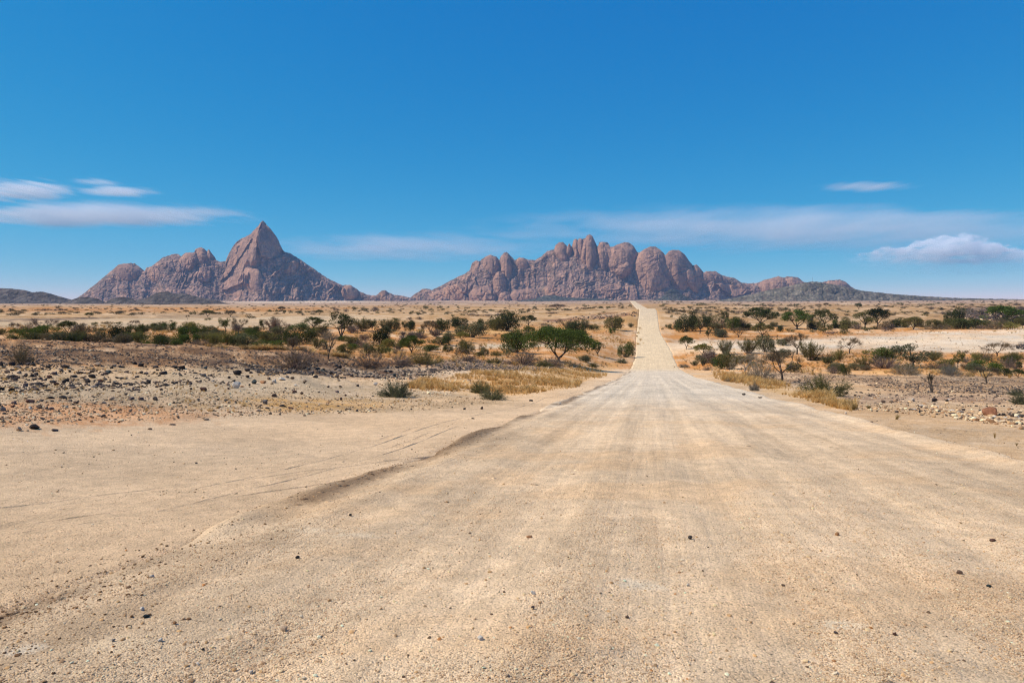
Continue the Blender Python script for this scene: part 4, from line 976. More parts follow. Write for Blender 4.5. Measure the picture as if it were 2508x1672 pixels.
 ('dense','dark',1085,811,36,27,180,'dark round shrub right of the brownish thin acacia'),
 ('dense','dark',1005,811,18,23,180,'dark narrow shrub, right one of two upright ones'),
 ('round','dark',991,809,14,21,185,'dark narrow small tree, left one of two upright ones'),
 ('dense','olive',966,811,24,26,180,'olive shrub left of the two narrow upright ones'),
 ('broom','olive',948,811,36,26,180,'olive-brown feathery shrub right of the tall dark tree'),
 ('round','dark',912,812,24,27,180,'dark small tree right of the olive-brown shrub by the tall tree'),
 ('broom','olive',889,811,48,29,175,'olive-brown feathery shrub behind the tall dark tree'),
 ('dense','olive',866,847,38,21,120,'olive shrub right of the tall tree on orange soil'),
 ('dense','bright',863,857,24,14,110,'small bright green bush right of the dead thin tree'),
 ('broom','grey',899,871,38,28,95,'grey-green feathery shrub below the leggy dark one'),
 ('broom','yellow',930,870,50,24,95,'yellow-green feathery shrub below the leggy dark one'),
 ('dense','green',952,866,26,14,98,'green bush right of the yellow-green feathery shrub'),
 ('dense','black',840,875,38,15,90,'very dark bush just right of the thin dead tree'),
 ('dense','bright',840,835,32,11,135,'low bright bush at the foot of the tall dark tree'),
 ('twigbush','pale',806,834,44,21,135,'grey bare bush left of the foot of the tall dark tree'),
 ('broom','olive',775,854,32,23,110,'olive feathery shrub left of the thin dead tree'),
 ('dense','black',788,817,42,17,160,'very dark shrub between the dark acacia and the tall tree'),
 ('broad','dark',769,805,52,27,190,'dark flat-topped acacia left of the tall dark tree'),
 ('broom','yellow',768,824,28,20,150,'yellowish feathery shrub in front of the dark flat-topped acacia'),
 ('dense','dark',745,842,56,34,130,'big dark shrub, right one of two joined below the bright flat bush'),
 ('dense','dark',703,843,44,30,130,'big dark shrub, left one of two joined below the bright flat bush'),
 ('dense','bright',730,811,50,18,175,'bright green flat bush left of the dark flat-topped acacia'),
 ('bare','purple',692,815,30,24,170,'purplish bare tree left of the bright flat bush'),
 ('round','dark',645,809,20,24,180,'dark small tree right of the bare tree on the pale pan'),
 ('broom','olive',650,847,48,31,120,'olive-yellow feathery shrub above the long green bush'),
 ('dense','green',657,857,72,22,105,'long dark-green bush on the crest of the stony bank'),
 ('dense','grey',604,850,54,29,120,'grey-green rounded shrub left of the olive-yellow feathery one'),
 ('dense','dark',571,847,24,20,120,'dark shrub at the right end of the yellow-green feathery pair'),
 ('broom','yellow',557,845,48,31,122,'yellow-green feathery shrub, right one of a pair'),
 ('broom','yellow',521,848,40,27,120,'yellow-green feathery shrub, left one of a pair'),
 ('twigbush','purple',494,848,34,12,118,'low purplish thicket left of the yellow-green pair'),
 ('dense','dark',500,829,30,13,140,'dark flat shrub behind the yellow-green pair'),
 ('dense','dark',498,818,34,14,160,'long dark shrub below the pale pan'),
 ('dense','dark',476,822,20,21,155,'dark upright shrub below the little dead flat tree'),
 ('dense','green',466,841,44,19,125,'green shrub, right one of two left of the yellow-green pair'),
 ('dense','green',441,841,42,21,126,'green shrub, left one of two left of the yellow-green pair'),
 ('dense','dark',447,819,30,19,160,'dark shrub under the round green tree'),
 ('thin','brown',455,802,21,14,200,'small dead-looking flat-topped tree on the pale pan'),
 ('round','green',551,813,27,31,170,'round green tree on a clear trunk beside a bare tree'),
 ('bare','brown',583,818,39,39,165,'bare spreading tree right of the round green tree'),
 ('dense','black',532,817,32,10,165,'very dark low bush left of the round green tree'),
 ('dense','dark',610,813,34,10,170,'dark low bush right of the bare spreading tree'),
 ('dense','green',417,812,32,21,170,'round green shrub-tree at the edge of the pale pan'),
 ('dense','grey',392,814,28,16,168,'grey-green shrub left of the round green shrub-tree'),
 ('dense','black',395,836,36,17,130,'very dark brownish shrub left of the two green ones'),
 ('low','green',365,851,28,10,95,'low dark-green scrub on the crest of the stony bank'),
 ('broom','yellow',341,839,44,24,120,'yellow-green feathery shrub in front of the dark pair at left'),
 ('dense','dark',334,821,38,23,155,'dark shrub right of the biggest dark shrub at left'),
 ('bare','purple',328,806,26,22,190,'purplish bare tree behind the dark shrub at left'),
 ('dense','black',289,834,56,33,125,'biggest dark shrub of the left group'),
 ('dense','dark',246,832,24,18,125,'small green bush left of the biggest dark shrub'),
 ('round','brown',207,829,42,32,128,'brownish round-crowned tree in the left group'),
 ('acacia','dark',165,815,40,28,160,'small flat acacia with thin trunks in the left group'),
 ('dense','green',112,823,68,24,140,'wide dark-green shrub below a bare tree near the left edge'),
 ('bare','purple',103,818,58,37,150,'purplish spreading bare tree above the wide shrub near the left edge'),
 ('broom','straw',107,833,32,11,110,'straw-coloured bush on the bank crest near the left edge'),
 ('bare','purple',37,815,28,25,160,'small purplish bare tree at the left edge'),
 ('dense','green',41,817,36,11,155,'low green bush under the small bare tree at the left edge'),
 ('broom','olive',4,820,30,14,150,'olive bush cut by the left edge'),
 ('low','dark',1992,814,15,7,190,'small dark scrub below the very dark bush of the bright acacia'),
 ('low','dark',2015,814,18,10,190,'grey small scrub below the olive acacia'),
 ('low','olive',2070,819,28,10,180,'olive low scrub at the upper rim of the pale pan'),
 ('low','dark',2123,810,26,9,190,'dark low scrub under the round olive tree'),
 ('low','dark',2142,806,22,8,200,'dark low scrub at the foot of the gnarled acacia'),
 ('low','purple',2173,812,26,10,188,'purplish dome of scrub right of the gnarled acacia'),
 ('low','purple',2033,820,30,9,180,'brown scrub heap at the upper rim of the pale pan'),
 ('low','dark',1935,813,18,9,190,'dark scrub below the bright green acacia'),
]
FARSPOT = [  # single far plants that one can tell apart
 ('low','dark',86,770,13,5),('low','dark',231,796,18,7),('low','brown',260,795,26,8),('low','dark',287,794,21,6),('low','purple',205,797,15,7),('acacia','olive',218,778,18,12),('low','dark',111,772,5,4),
 ('low','dark',41,764,15,5),('low','dark',60,763,14,5),('low','dark',3,764,9,6),('low','purple',107,761,14,5),('low','purple',120,760,12,5),('low','purple',135,761,13,4),('low','purple',150,761,12,4),('low','dark',212,760,10,3),('low','dark',258,758,7,4),('low','dark',291,764,13,3),('low','dark',305,764,8,3),
 ('low','black',614,780,21,8),('low','dark',510,784,16,6),('acacia','olive',509,775,29,15),('acacia','brown',564,776,23,15),('low','grey',474,770,18,10),('low','dark',419,787,10,4),('bare','brown',459,783,11,12),
 ('acacia','olive',783,771,16,12),('low','dark',752,766,14,5),('low','dark',668,780,9,5),('low','dark',763,778,6,3),('acacia','brown',690,763,16,12),('acacia','dark',697,769,9,9),('low','dark',660,764,16,6),('low','dark',678,764,16,5),('low','grey',733,766,12,5),
 ('low','purple',821,761,15,10),('low','purple',848,764,13,9),('low','dark',868,759,15,8),('low','dark',892,760,18,9),('low','purple',917,763,20,11),('low','grey',955,763,14,7),
 ('low','dark',1023,769,11,6),('low','dark',1011,768,9,5),('low','dark',1004,769,8,5),('low','dark',1025,772,7,4),('low','grey',1044,759,13,12),('low','dark',1056,761,13,5),('low','dark',1077,755,14,6),('low','purple',1027,783,19,8),('low','purple',1003,784,13,7),('low','dark',970,785,18,7),('low','dark',1093,770,10,5),('low','dark',1132,772,14,5),('low','grey',1109,776,10,6),
 ('low','olive',1204,762,15,5),('low','dark',1237,763,9,5),('low','dark',1140,761,7,4),('low','purple',1160,774,30,7),('low','purple',1192,775,26,6),('low','purple',1220,772,24,5),('low','dark',1110,798,9,5),('low','dark',1280,766,13,5),('low','dark',1290,765,8,4),('low','dark',1307,764,6,3),('low','grey',1309,758,12,8),('low','olive',1343,760,18,5),('acacia','purple',1366,757,34,12),('low','purple',1413,757,11,6),('low','purple',1428,757,17,4),('low','grey',1432,752,10,8),('low','dark',1448,756,13,5),('low','dark',1470,755,16,5),('low','dark',1490,755,13,5),('low','dark',1525,753,7,4),('low','dark',1479,766,10,3),('low','dark',1543,752,9,6),('low','brown',1347,775,10,5),('low','purple',1350,769,30,5),('low','purple',1335,797,26,6),('thin','brown',1372,799,14,18),('low','black',1304,807,12,6),('low','dark',1332,808,10,3),
 ('low','dark',1623,751,14,8),('low','dark',1642,757,9,5),('low','dark',1687,754,10,5),('low','grey',1720,749,30,7),('low','dark',1745,754,18,4),('low','purple',1813,767,18,7),('low','olive',1791,765,10,5),('low','black',1866,756,19,5),('low','purple',1810,748,14,6),('low','dark',1832,751,22,5),('low','grey',1868,749,14,6),('low','purple',1887,751,15,7),('low','dark',1645,777,8,7),('low','dark',1633,802,9,7),('low','dark',1623,807,7,5),('low','purple',1655,795,14,10),
 ('acacia','grey',1924,767,10,14),('thin','brown',1986,756,12,9),('acacia','brown',2023,751,11,9),('acacia','grey',2103,757,15,14),('low','brown',2054,758,10,5),('low','dark',2077,765,12,5),('low','dark',2097,764,11,5),('low','dark',2071,784,18,8),('low','dark',2167,751,17,4),('low','olive',2184,769,13,3),('low','olive',2205,783,18,6),('low','brown',2005,749,17,5),('low','dark',1950,749,15,5),('low','purple',2047,772,15,3),('low','brown',1935,750,12,5),
 ('low','dark',2278,748,18,5),('low','purple',2283,758,15,7),('low','dark',2265,774,13,7),('low','olive',2353,748,16,5),('low','dark',2298,744,12,4),('low','purple',2491,747,17,6),('low','dark',2204,746,14,6),('low','dark',2475,744,9,3),('low','purple',2500,762,14,12),
]
for row in NEAR: plant(*row[:6], dmin=row[6], label=row[7])
for kd, tn, x, y, w, h in FARSPOT: plant(kd, tn, x, y, w, h, dmin=180)
rp = random.Random(5)
BELT = [(20, 640, 808, 846, 32), (640, 1000, 806, 870, 26), (960, 1420, 800, 876, 26), (1640, 2100, 800, 812, 12), (2080, 2500, 798, 808, 14), (1700, 2130, 872, 908, 16), (2130, 2500, 872, 916, 14), (40, 640, 836, 850, 16)]
for x0, x1, y0, y1, n_ in BELT:                  # smaller bushes filling the belts between those named above
    for k in range(n_):
        for q in range(30):
            x = rp.uniform(x0, x1); y = rp.uniform(y0, y1)
            if not any(abs(x - v[3]) < 12 and abs(y - v[4]) < 5 for v in THINGS): break
        w = rp.uniform(18, 44); kd = rp.choice(['dense', 'dense', 'broom', 'twigbush', 'dense', 'low'])
        tn = rp.choice(['olive', 'olive', 'dark', 'green', 'grey', 'grey', 'purple', 'brown', 'yellow']) if kd != 'twigbush' else rp.choice(['purple', 'brown', 'pale'])
        plant(kd, tn, x, y, w, w * rp.uniform(.42, .68), dmin=92)
nfar = 0
for k in range(900):                             # scattered far bushes: the larger ones singly
    if nfar >= 92: break
    x = rp.uniform(5, 2505); y = 738 + 30 * rp.random() ** 1.5
    if abs(x - (1550 + (y - 738) * 1.5)) < 60 or (y > 752 and 1400 < x < 1640): continue
    if any(abs(x - q[3]) < 9 and abs(y - q[4]) < 4 for q in THINGS): continue
    dd = at(x, y, 150).y
    h = min(max(F * rp.uniform(1.2, 2.6) / dd, 2.6), 9)
    plant('low' if rp.random() < .8 else 'acacia', rp.choice(['dark', 'dark', 'purple', 'olive', 'brown', 'grey']), x, y, h * rp.uniform(1.6, 3.0), h, dmin=150)
    nfar += 1
#@@PART4
# ------------------------------------------------------------------ rocks
def ico(sub):
    import bmesh
    b = bmesh.new(); bmesh.ops.create_icosphere(b, subdivisions=sub, radius=1.0)
    v = np.array([x.co[:] for x in b.verts]); f = np.array([[q.index for q in x.verts] for x in b.faces]); b.free(); return v, f
ICO1, ICO2, ICO3 = ico(1), ico(2), ico(3)
def rock_mesh(name, seed, base=ICO3, flat=.72, np_=13, rough=.05, round_=0.0):
    rg = np.random.default_rng(seed); v, f = base; d = v / np.linalg.norm(v, axis=1)[:, None]
    pn = rg.normal(size=(np_, 3)); pn /= np.linalg.norm(pn, axis=1)[:, None]; ph = rg.uniform(.55, 1.0, np_)
    r = np.min(ph[None, :] / np.maximum(d @ pn.T, .08), 1); r = np.minimum(r, 1.25)
    r = r * (1 - round_) + round_
    r = r * (1 + rough * (fbm(d[:, 0] * 3 + seed, d[:, 1] * 3 + d[:, 2] * 2.3, seed, 3)))
    p = d * r[:, None]; p = p / np.max(np.abs(p), 0)[None, :]; p[:, 2] *= flat
    return mesh_np(name, p, f, False)
ROCKM = [rock_mesh('rock', 100 + k, ICO3, .62 + .05 * (k % 4)) for k in range(9)]
BLOCKM = [rock_mesh('block_rock', 140 + k, ICO3, .75, 7, .03) for k in range(4)]
RC = {'black': stone_mat('black_rock', (.042, .033, .030)), 'dark': stone_mat('dark_rock', (.070, .056, .050)), 'brown': stone_mat('brown_rock', (.15, .098, .070)), 'red': stone_mat('red_brown_rock', (.125, .062, .046)),
      'tan': stone_mat('tan_rock', (.40, .28, .185)), 'white': stone_mat('pale_rock', (.62, .54, .44), var=.15), 'grey': stone_mat('grey_rock', (.20, .175, .155)), 'purple': stone_mat('purplish_rock', (.15, .11, .105)), 'teal': stone_mat('blue_black_rock', (.045, .060, .062)),
      'rust': stone_mat('rust_rock', (.27, .115, .060), var=.1), 'orange': stone_mat('orange_rock', (.42, .21, .10), var=.15)}
RT = {'rust': 'rust red', 'black': 'black', 'dark': 'dark grey-brown', 'brown': 'brown', 'red': 'reddish brown', 'tan': 'tan', 'white': 'pale', 'grey': 'grey', 'purple': 'purplish grey', 'teal': 'blue-black', 'orange': 'orange'}
ROCKS = []
def rock(tone, px, yc, w, h, dmin=2, label=None, nm='rock', var=None, group=None, dmax=400):
    p = at(px, yc + h * .5, dmin, dmax); d = p.y; k = int(px * 3 + yc * 5) if var is None else var
    ww = w / F * d; hh = h / F * d
    me_ = ROCKM[k % len(ROCKM)] if k % 5 else BLOCKM[k % len(BLOCKM)]
    o = bpy.data.objects.new(nm, me_); COL.objects.link(o)
    if not me_.materials: me_.materials.append(None)
    o.material_slots[0].link = 'OBJECT'; o.material_slots[0].material = RC[tone]
    sz = hh * .72; o.scale = (ww * .5, ww * .42, sz)
    y2 = p.y + ww * .25; x2 = p.x * y2 / p.y
    o.location = (x2, y2, float(surface(np.array([x2]), np.array([y2]))[0]) + hh * .30)
    o.rotation_euler = (0.12 * math.sin(k), 0.12 * math.cos(k * 1.7), (k * 0.37) % 0.9 - .45)
    o['category'] = 'rock'
    ROCKS.append([o, RT[tone], nm, px, yc, w, h, label, group])
    return o
A4 = [ # panel one, left (zoomed pixels): x, y, w, h, tone, label
 (590,1405,190,110,'black','big black rock lying alone at the near edge of the left stone field'),(325,1440,110,100,'tan','tan boulder just left of the big lone black rock'),(470,1482,60,40,'tan','small tan stone between the tan boulder and the big lone black rock'),(930,1470,100,60,'purple','purplish stone right of the big lone black rock'),
 (60,1110,120,90,'grey','rounded grey boulder at the left edge of the photo'),(505,1085,90,70,'white','whitish round stone near the left edge, beside a brown boulder'),(670,1075,140,80,'brown','brown flat-topped boulder right of the whitish stone'),(870,1105,80,50,'purple','pinkish grey stone right of the brown flat-topped boulder'),(510,975,130,80,'red','reddish dark rock above the whitish round stone'),
 (850,915,140,60,'black','black block rock, left one of two blocks in a row'),(1070,905,150,70,'dark','dark block rock, right one of two blocks in a row'),(1900,925,140,90,'tan','tan boulder right of the two dark blocks'),(420,820,70,28,'black','thin black slab above the two dark blocks'),(30,765,80,80,'black','black rock cut by the left edge'),(1050,735,70,50,'black',None),(960,690,90,60,'red',None),(800,690,90,40,'black',None),(910,650,130,60,'dark',None),
 (1490,640,90,75,'black','black cube-like rock beside a red-brown one in the stone field'),(1705,625,90,75,'red','red-brown square rock right of the black cube-like one'),(1560,550,150,95,'black','large black angular rock above the red-brown square rock'),(1850,470,110,95,'teal','blue-grey upright rock right of the large black angular rock'),(1780,510,100,60,'brown',None),(1650,350,130,85,'tan','pinkish boulder on the foot of the gravel bank'),(1100,390,190,75,'black','long black rock at the foot of the gravel bank'),
 (1970,680,90,55,'dark',None),(2225,690,120,65,'black',None),(2290,345,100,65,'black','black rock at the foot of the bank, right of the pinkish boulder'),(830,560,90,70,'red',None),(230,560,200,65,'dark','long dark rock in the left part of the stone field'),(260,605,90,50,'red',None),(440,540,80,85,'dark',None),(545,530,80,90,'dark',None),(610,520,70,60,'dark',None),(290,405,140,55,'grey','grey flat rock beside the leafless bush at left'),(120,470,120,65,'brown',None),(480,340,160,55,'brown','flat brown rock right of the leafless bush at left'),
 (430,710,90,60,'purple',None),(580,775,80,40,'dark',None),(200,350,120,65,'black','black rock touching the leafless bush at left'),(20,330,80,130,'black','tall black rock at the left edge by the leafless bush'),(620,680,110,40,'dark',None),(1590,730,120,50,'grey',None),(1350,490,130,65,'dark',None),(1040,470,70,50,'dark',None),(930,510,110,60,'purple',None),(1140,620,100,70,'dark',None),(1390,580,90,45,'brown',None),(690,595,100,50,'purple',None),(2240,920,110,90,'purple',None),(2140,860,60,40,'dark',None),(1910,800,70,40,'brown',None),(1760,1005,90,50,'grey',None),
 (570,360,90,70,'black',None),(330,500,90,40,'grey',None),(820,400,120,70,'black',None),(700,420,100,55,'dark',None),(60,590,80,50,'black',None),(150,800,60,40,'brown',None),(240,1010,90,60,'purple',None),(230,1070,100,50,'red',None),(1180,910,70,50,'tan',None),(1280,1000,100,50,'brown',None),(1090,1065,90,30,'brown',None),(2060,590,80,40,'dark',None),(2130,590,70,40,'grey',None),(2150,480,90,40,'brown',None),(2050,400,120,45,'dark',None),(1570,480,90,40,'brown',None),(1260,560,90,45,'dark',None)]
B4 = [(110,670,60,55,'black',None),(170,660,70,60,'black',None),(460,695,140,65,'black','long black rock on pale gravel, middle of the stone field'),(640,665,80,50,'black',None),(370,775,70,50,'brown',None),(890,770,60,40,'black',None),(1110,775,150,85,'red','large reddish dark rock left of the orange-and-white boulder'),(1510,685,90,85,'tan','tan rock at the left side of the orange-and-white boulder'),(1660,695,150,140,'white','large pale boulder stained orange, biggest of the pale stones'),(1960,645,130,95,'teal','blue-black rock right of the large pale boulder'),(1875,700,40,45,'dark',None),(2120,640,130,90,'orange','orange-tan boulder right of the blue-black rock'),(1665,490,160,115,'black','black rock pile top above the large pale boulder'),(1530,575,70,55,'black',None),(1840,560,70,60,'dark',None),(1850,455,120,65,'dark',None),(1135,425,70,55,'teal','bluish dark rock at the foot of the bank'),(275,920,100,105,'dark','dark upright rock at the lower edge of the pale gravel'),(40,940,100,55,'purple',None),(2150,985,110,100,'grey','grey-brown angular rock right of the lower pale gravel'),(2025,1135,110,45,'tan',None),(1130,1285,120,50,'tan','tan flat stone alone on the sandy turnout'),(190,1450,80,35,'brown',None),(560,1380,120,22,'brown',None),(1340,955,60,35,'brown',None),(2310,885,100,60,'brown',None),(1265,630,80,45,'grey',None),(1385,675,60,40,'brown',None),
 (45,370,100,70,'black',None),(300,390,110,60,'dark',None),(600,400,160,60,'dark',None),(740,420,130,60,'black',None),(420,500,150,60,'dark',None),(40,490,90,50,'black',None),(1100,540,120,60,'grey',None),(1900,490,80,50,'black',None),(2210,600,80,50,'brown',None),(1750,730,90,40,'orange',None),(1520,765,50,40,'red',None),(1720,805,45,35,'white',None),(1735,975,35,30,'white',None)]
C4 = [(425,810,90,55,'red','dark red-brown rock, left one of a pair on the sand'),(545,835,70,70,'brown','brown rock, right one of a pair on the sand'),(85,880,100,70,'brown',None),(220,1055,120,55,'dark','dark flat rock, upper one of two near the sand edge'),(355,1095,100,50,'red','red-brown block, lower one of two near the sand edge'),(370,1015,60,30,'dark',None),(1155,815,90,55,'purple',None),(1200,730,70,45,'black','black rock half hidden in a tuft on pale gravel'),(1210,935,50,60,'brown',None),(1000,735,50,40,'brown',None),(1500,715,60,50,'dark',None),(1040,500,80,65,'black',None),(1150,550,90,85,'dark',None),(2125,540,80,75,'teal','tilted grey-black slab on the rubble left of the wispy shrub'),(1390,550,70,60,'dark',None),(1170,630,50,45,'tan',None),(820,300,60,55,'black','black rock at the foot of the thin dead tree'),(1015,295,40,40,'black',None),(600,1220,60,40,'brown',None),(665,1190,50,25,'dark',None),(1375,1115,50,40,'dark',None),(1290,1130,40,30,'brown',None),
 (210,600,150,70,'white',None),(90,640,90,70,'white',None),(300,560,80,60,'grey',None),(390,590,70,50,'brown',None),(600,640,80,60,'tan',None),(780,570,90,50,'dark',None),(830,440,70,50,'dark',None),(910,450,60,50,'black',None),(1180,400,90,50,'black',None),(1120,440,70,50,'dark',None),(1800,340,90,50,'grey',None),(1960,480,70,45,'dark',None),(2050,470,80,55,'dark',None),(2160,400,80,50,'dark',None),(2300,520,50,50,'dark',None),(1290,880,40,40,'red',None),(1470,880,50,40,'brown',None),(40,680,60,40,'brown',None),(440,715,70,40,'white',None),(1800,690,80,60,'white',None)]
for L4_, x0 in ((A4, 0), (B4, 340), (C4, 660)):
    for zx, zy, w, h, tn, lb in L4_: rock(tn, x0 + zx / 6.918, 840 + zy / 6.918, w / 6.918, h / 6.918, 8, lb)
D4 = [(1895,226,255,205,'rust','large red-orange boulder standing among pale stones at the right'),(1085,105,85,65,'black','black rock on the right bank, larger left one of two'),(1265,110,50,55,'black','small black rock on the right bank right of the larger one'),(785,100,50,40,'white','white stone on the right bank left of the two black rocks'),(1300,100,60,30,'white','pale stone behind the small black rock on the right bank'),(170,205,40,40,'dark','small dark stone above the lone grass tuft at right'),(210,415,50,25,'brown','brown stone on the right road shoulder, left one of two'),(280,405,30,15,'brown','small brown stone on the right road shoulder, right one of two'),(2060,310,60,50,'dark','dark stone at the right foot of the red-orange boulder'),(2320,330,80,55,'dark','dark rock at the right edge below the red-orange boulder'),
 (1940,345,60,50,'white',None),(1990,380,70,50,'tan',None),(2140,385,90,60,'tan',None),(2250,340,80,50,'white',None),(2240,385,70,50,'tan',None),(2100,350,60,50,'white',None),(2020,400,60,40,'white',None),(2300,385,70,45,'tan',None),(2180,330,60,45,'brown',None),(2330,415,60,40,'tan',None),(1560,330,80,35,'tan',None),(1650,350,90,40,'white',None),(1760,355,70,40,'tan',None),(1590,290,70,35,'tan',None),(1450,270,90,40,'grey',None),(1340,250,70,40,'white',None),(1180,230,70,45,'tan',None),(1130,195,60,40,'white',None),(1060,230,60,45,'tan',None),(960,210,70,45,'tan',None),(900,185,60,40,'white',None),(850,190,50,35,'brown',None),(800,240,70,25,'white',None),(700,180,50,40,'tan',None),(480,125,60,45,'tan',None),(360,130,70,50,'brown',None),(1500,245,60,40,'dark',None),(1350,300,60,40,'dark',None)]
for zx, zy, w, h, tn, lb in D4: rock(tn, 2100 + zx / 5.765, 960 + zy / 5.765, w / 5.765, h / 5.765, 10, lb, 'boulder' if w > 200 else 'rock', 13 if w > 200 else None)
ROAD_STONES = [('teal',356,1509,20,12,'dark blue-green stone lying on the near left of the road'),('orange',428,1525,11,10,'small rust-brown stone right of the blue-green one'),('white',349,1491,13,10,'whitish stone just above the blue-green one'),('grey',279,1565,12,9,'grey pebble left of and below the blue-green stone'),('white',394,1566,14,10,'pale grey pebble below the rust-brown stone'),('white',484,1625,11,10,'white round pebble in the lower left of the road'),('white',616,1647,11,11,'white pebble at the bottom edge left of centre'),('white',372,1410,13,7,'flat white stone near the left gravel ridge'),('dark',498,1590,9,7,'small dark pebble between two white ones at lower left'),
 ('tan',697,1538,18,14,'tan angular stone in the lower left third of the road'),('white',1175,1563,17,13,'bright white stone at the bottom near the middle of the road'),('dark',729,1364,11,8,'dark stone on bare gravel left of the road centre'),('dark',859,1260,9,8,'small dark stone farther up left of the road centre'),('orange',1297,1313,16,8,'flat rust-orange stone near the road centre'),('dark',1691,1315,11,12,'upright dark grey stone right of the road centre'),('orange',2049,1306,13,11,'orange-and-white stone on the right half of the road'),('brown',2350,1401,14,11,'brown stone near the right edge of the picture'),('teal',2422,1434,14,11,'blue-grey stone at the right, below the brown one'),('white',1305,1450,12,11,'whitish stone left of the white chalky scrape'),('purple',1305,1488,9,9,'purplish pebble just below the whitish one near the centre'),('white',1685,1432,9,7,'small white pebble right of the chalky scrape'),('purple',2046,1548,13,9,'purple-grey stone on the lower right of the road'),('red',2193,1554,12,8,'dark red-brown stone right of the purple-grey one'),('brown',1918,1432,10,8,'brown pebble in the right half of the road'),('red',2432,1322,15,9,'flat red-brown stone high at the right side of the road'),('brown',1537,1512,12,8,'brown stone below the chalky scrape'),('tan',1243,1656,12,9,'tan pebble at the bottom edge near the middle'),('orange',2043,1618,10,8,'small orange pebble in the lower right'),
 ('dark',1300,980,12,6,'black-brown stone on sand beside the straw grass'),('dark',1822,964,9,7,'round brown stone on the right road shoulder'),('dark',1862,973,11,4,'flat dark stone on the right road shoulder'),('white',2072,1011,8,5,'white stone at the foot of the straw tufts at right'),('white',1372,987,8,5,'white stone on the left road edge'),('dark',1137,1000,9,6,'dark stone on the sandy turnout near the straw grass'),('dark',1158,1024,11,4,'flat dark stone on the turnout below the straw grass'),('brown',1180,998,7,9,'upright small brown stone on the turnout')]
for tn, x, y, w, h, lb in ROAD_STONES: rock(tn, x, y, w, h, 2.5, lb, 'stone')

# ------------------------------------------------------------------ loose stones, grass and scrub nobody could count (geometry-node instances)
def source(name, meshes, mat):
    c = bpy.data.collections.new(name)
    for k, me_ in enumerate(meshes):
        o = bpy.data.objects.new(f'{name}_{k:02d}', me_); c.objects.link(o)
        if mat is not None:
            me_.materials.clear(); me_.materials.append(mat)
    return c
def scatter(name, P, scale, rot, tint, src, kind='stuff', nsrc=4):
    n = len(P)
    me = bpy.data.meshes.new(name); me.vertices.add(n); me.vertices.foreach_set('co', np.asarray(P, np.float32).ravel())
    for nm, typ, key, val in (('scl', 'FLOAT_VECTOR', 'vector', scale), ('rot', 'FLOAT_VECTOR', 'vector', rot), ('tint', 'FLOAT_COLOR', 'color', np.concatenate([tint, np.ones((n, 1))], 1))):
        a = me.attributes.new(nm, typ, 'POINT'); a.data.foreach_set(key, np.asarray(val, np.float32).ravel())
    a = me.attributes.new('pick', 'INT', 'POINT'); a.data.foreach_set('value', rng.integers(0, nsrc, n).astype(np.int32))
    o = link(name, me)
    g = bpy.data.node_groups.new('scatter_' + name, 'GeometryNodeTree')
    g.interface.new_socket('Geometry', in_out='INPUT', socket_type='NodeSocketGeometry'); g.interface.new_socket('Geometry', in_out='OUTPUT', socket_type='NodeSocketGeometry')
    gi = g.nodes.new('NodeGroupInput'); go = g.nodes.new('NodeGroupOutput')
    ci = g.nodes.new('GeometryNodeCollectionInfo'); ci.inputs['Collection'].default_value = src; ci.inputs['Separate Children'].default_value = True; ci.inputs['Reset Children'].default_value = True
    ip = g.nodes.new('GeometryNodeInstanceOnPoints'); ip.inputs['Pick Instance'].default_value = True
    def na(nm, t):
        q = g.nodes.new('GeometryNodeInputNamedAttribute'); q.data_type = t; q.inputs['Name'].default_value = nm; return q.outputs[0]
    g.links.new(gi.outputs[0], ip.inputs['Points']); g.links.new(ci.outputs[0], ip.inputs['Instance'])
    g.links.new(na('pick', 'INT'), ip.inputs['Instance Index'])
    e = g.nodes.new('FunctionNodeEulerToRotation'); g.links.new(na('rot', 'FLOAT_VECTOR'), e.inputs[0]); g.links.new(e.outputs[0], ip.inputs['Rotation'])
    g.links.new(na('scl', 'FLOAT_VECTOR'), ip.inputs['Scale'])
    g.links.new(ip.outputs[0], go.inputs[0])
    m = o.modifiers.new('scatter', 'NODES'); m.node_group = g
    return tag(o, kind=kind)
def atv(px, py, dmin=3.0, dmax=900):                       # many ground points at once
    d = np.exp(np.linspace(math.log(dmin), math.log(dmax), 420)); out = np.full(len(px), np.nan)
    for i in range(0, len(px), 1500):
        a = px[i:i + 1500, None]; z = terrain0((a - CX) / F * d[None, :], np.broadcast_to(d, (a.shape[0], len(d))))[0]
        yy = HY - F * (z - EYE) / d[None, :]; hit = yy <= py[i:i + 1500, None]
        k = np.argmax(hit, 1); ok = hit.any(1)
        k0 = np.maximum(k - 1, 0); r = np.arange(a.shape[0]); y0 = yy[r, k0]; y1 = yy[r, k]; t = np.clip((y0 - py[i:i + 1500]) / (y0 - y1 + 1e-9), 0, 1)
        out[i:i + 1500] = np.where(ok, d[k0] * (1 - t) + d[k] * t, np.nan)
    ok = ~np.isnan(out); x = (px - CX) / F * out
    return x[ok], out[ok]
def in_region(n, poly, dmin=3.0, dmax=900, rag=6):
    poly = np.array(poly, float); lo = poly.min(0); hi = poly.max(0)
    px = rng.uniform(lo[0], hi[0], n); py = rng.uniform(lo[1], hi[1], n)
    n1 = fbm(px / 40, py / 12, 91, 3)
    m = in_poly(px + n1 * rag * 3, py + n1 * rag, poly)
    return atv(px[m], py[m], dmin, dmax)
gmat_i = stone_mat('loose_stone', (.3, .25, .2), True)
SMALL = [rock_mesh('loose_stone', 200 + k, ICO1, .7, 9, .1, .25) for k in range(6)]
MED = [rock_mesh('rubble_stone', 220 + k, ICO2, .68, 11, .06) for k in range(6)]
src_small = source('loose_stone', SMALL, gmat_i); src_med = source('rubble_stone', MED, gmat_i)
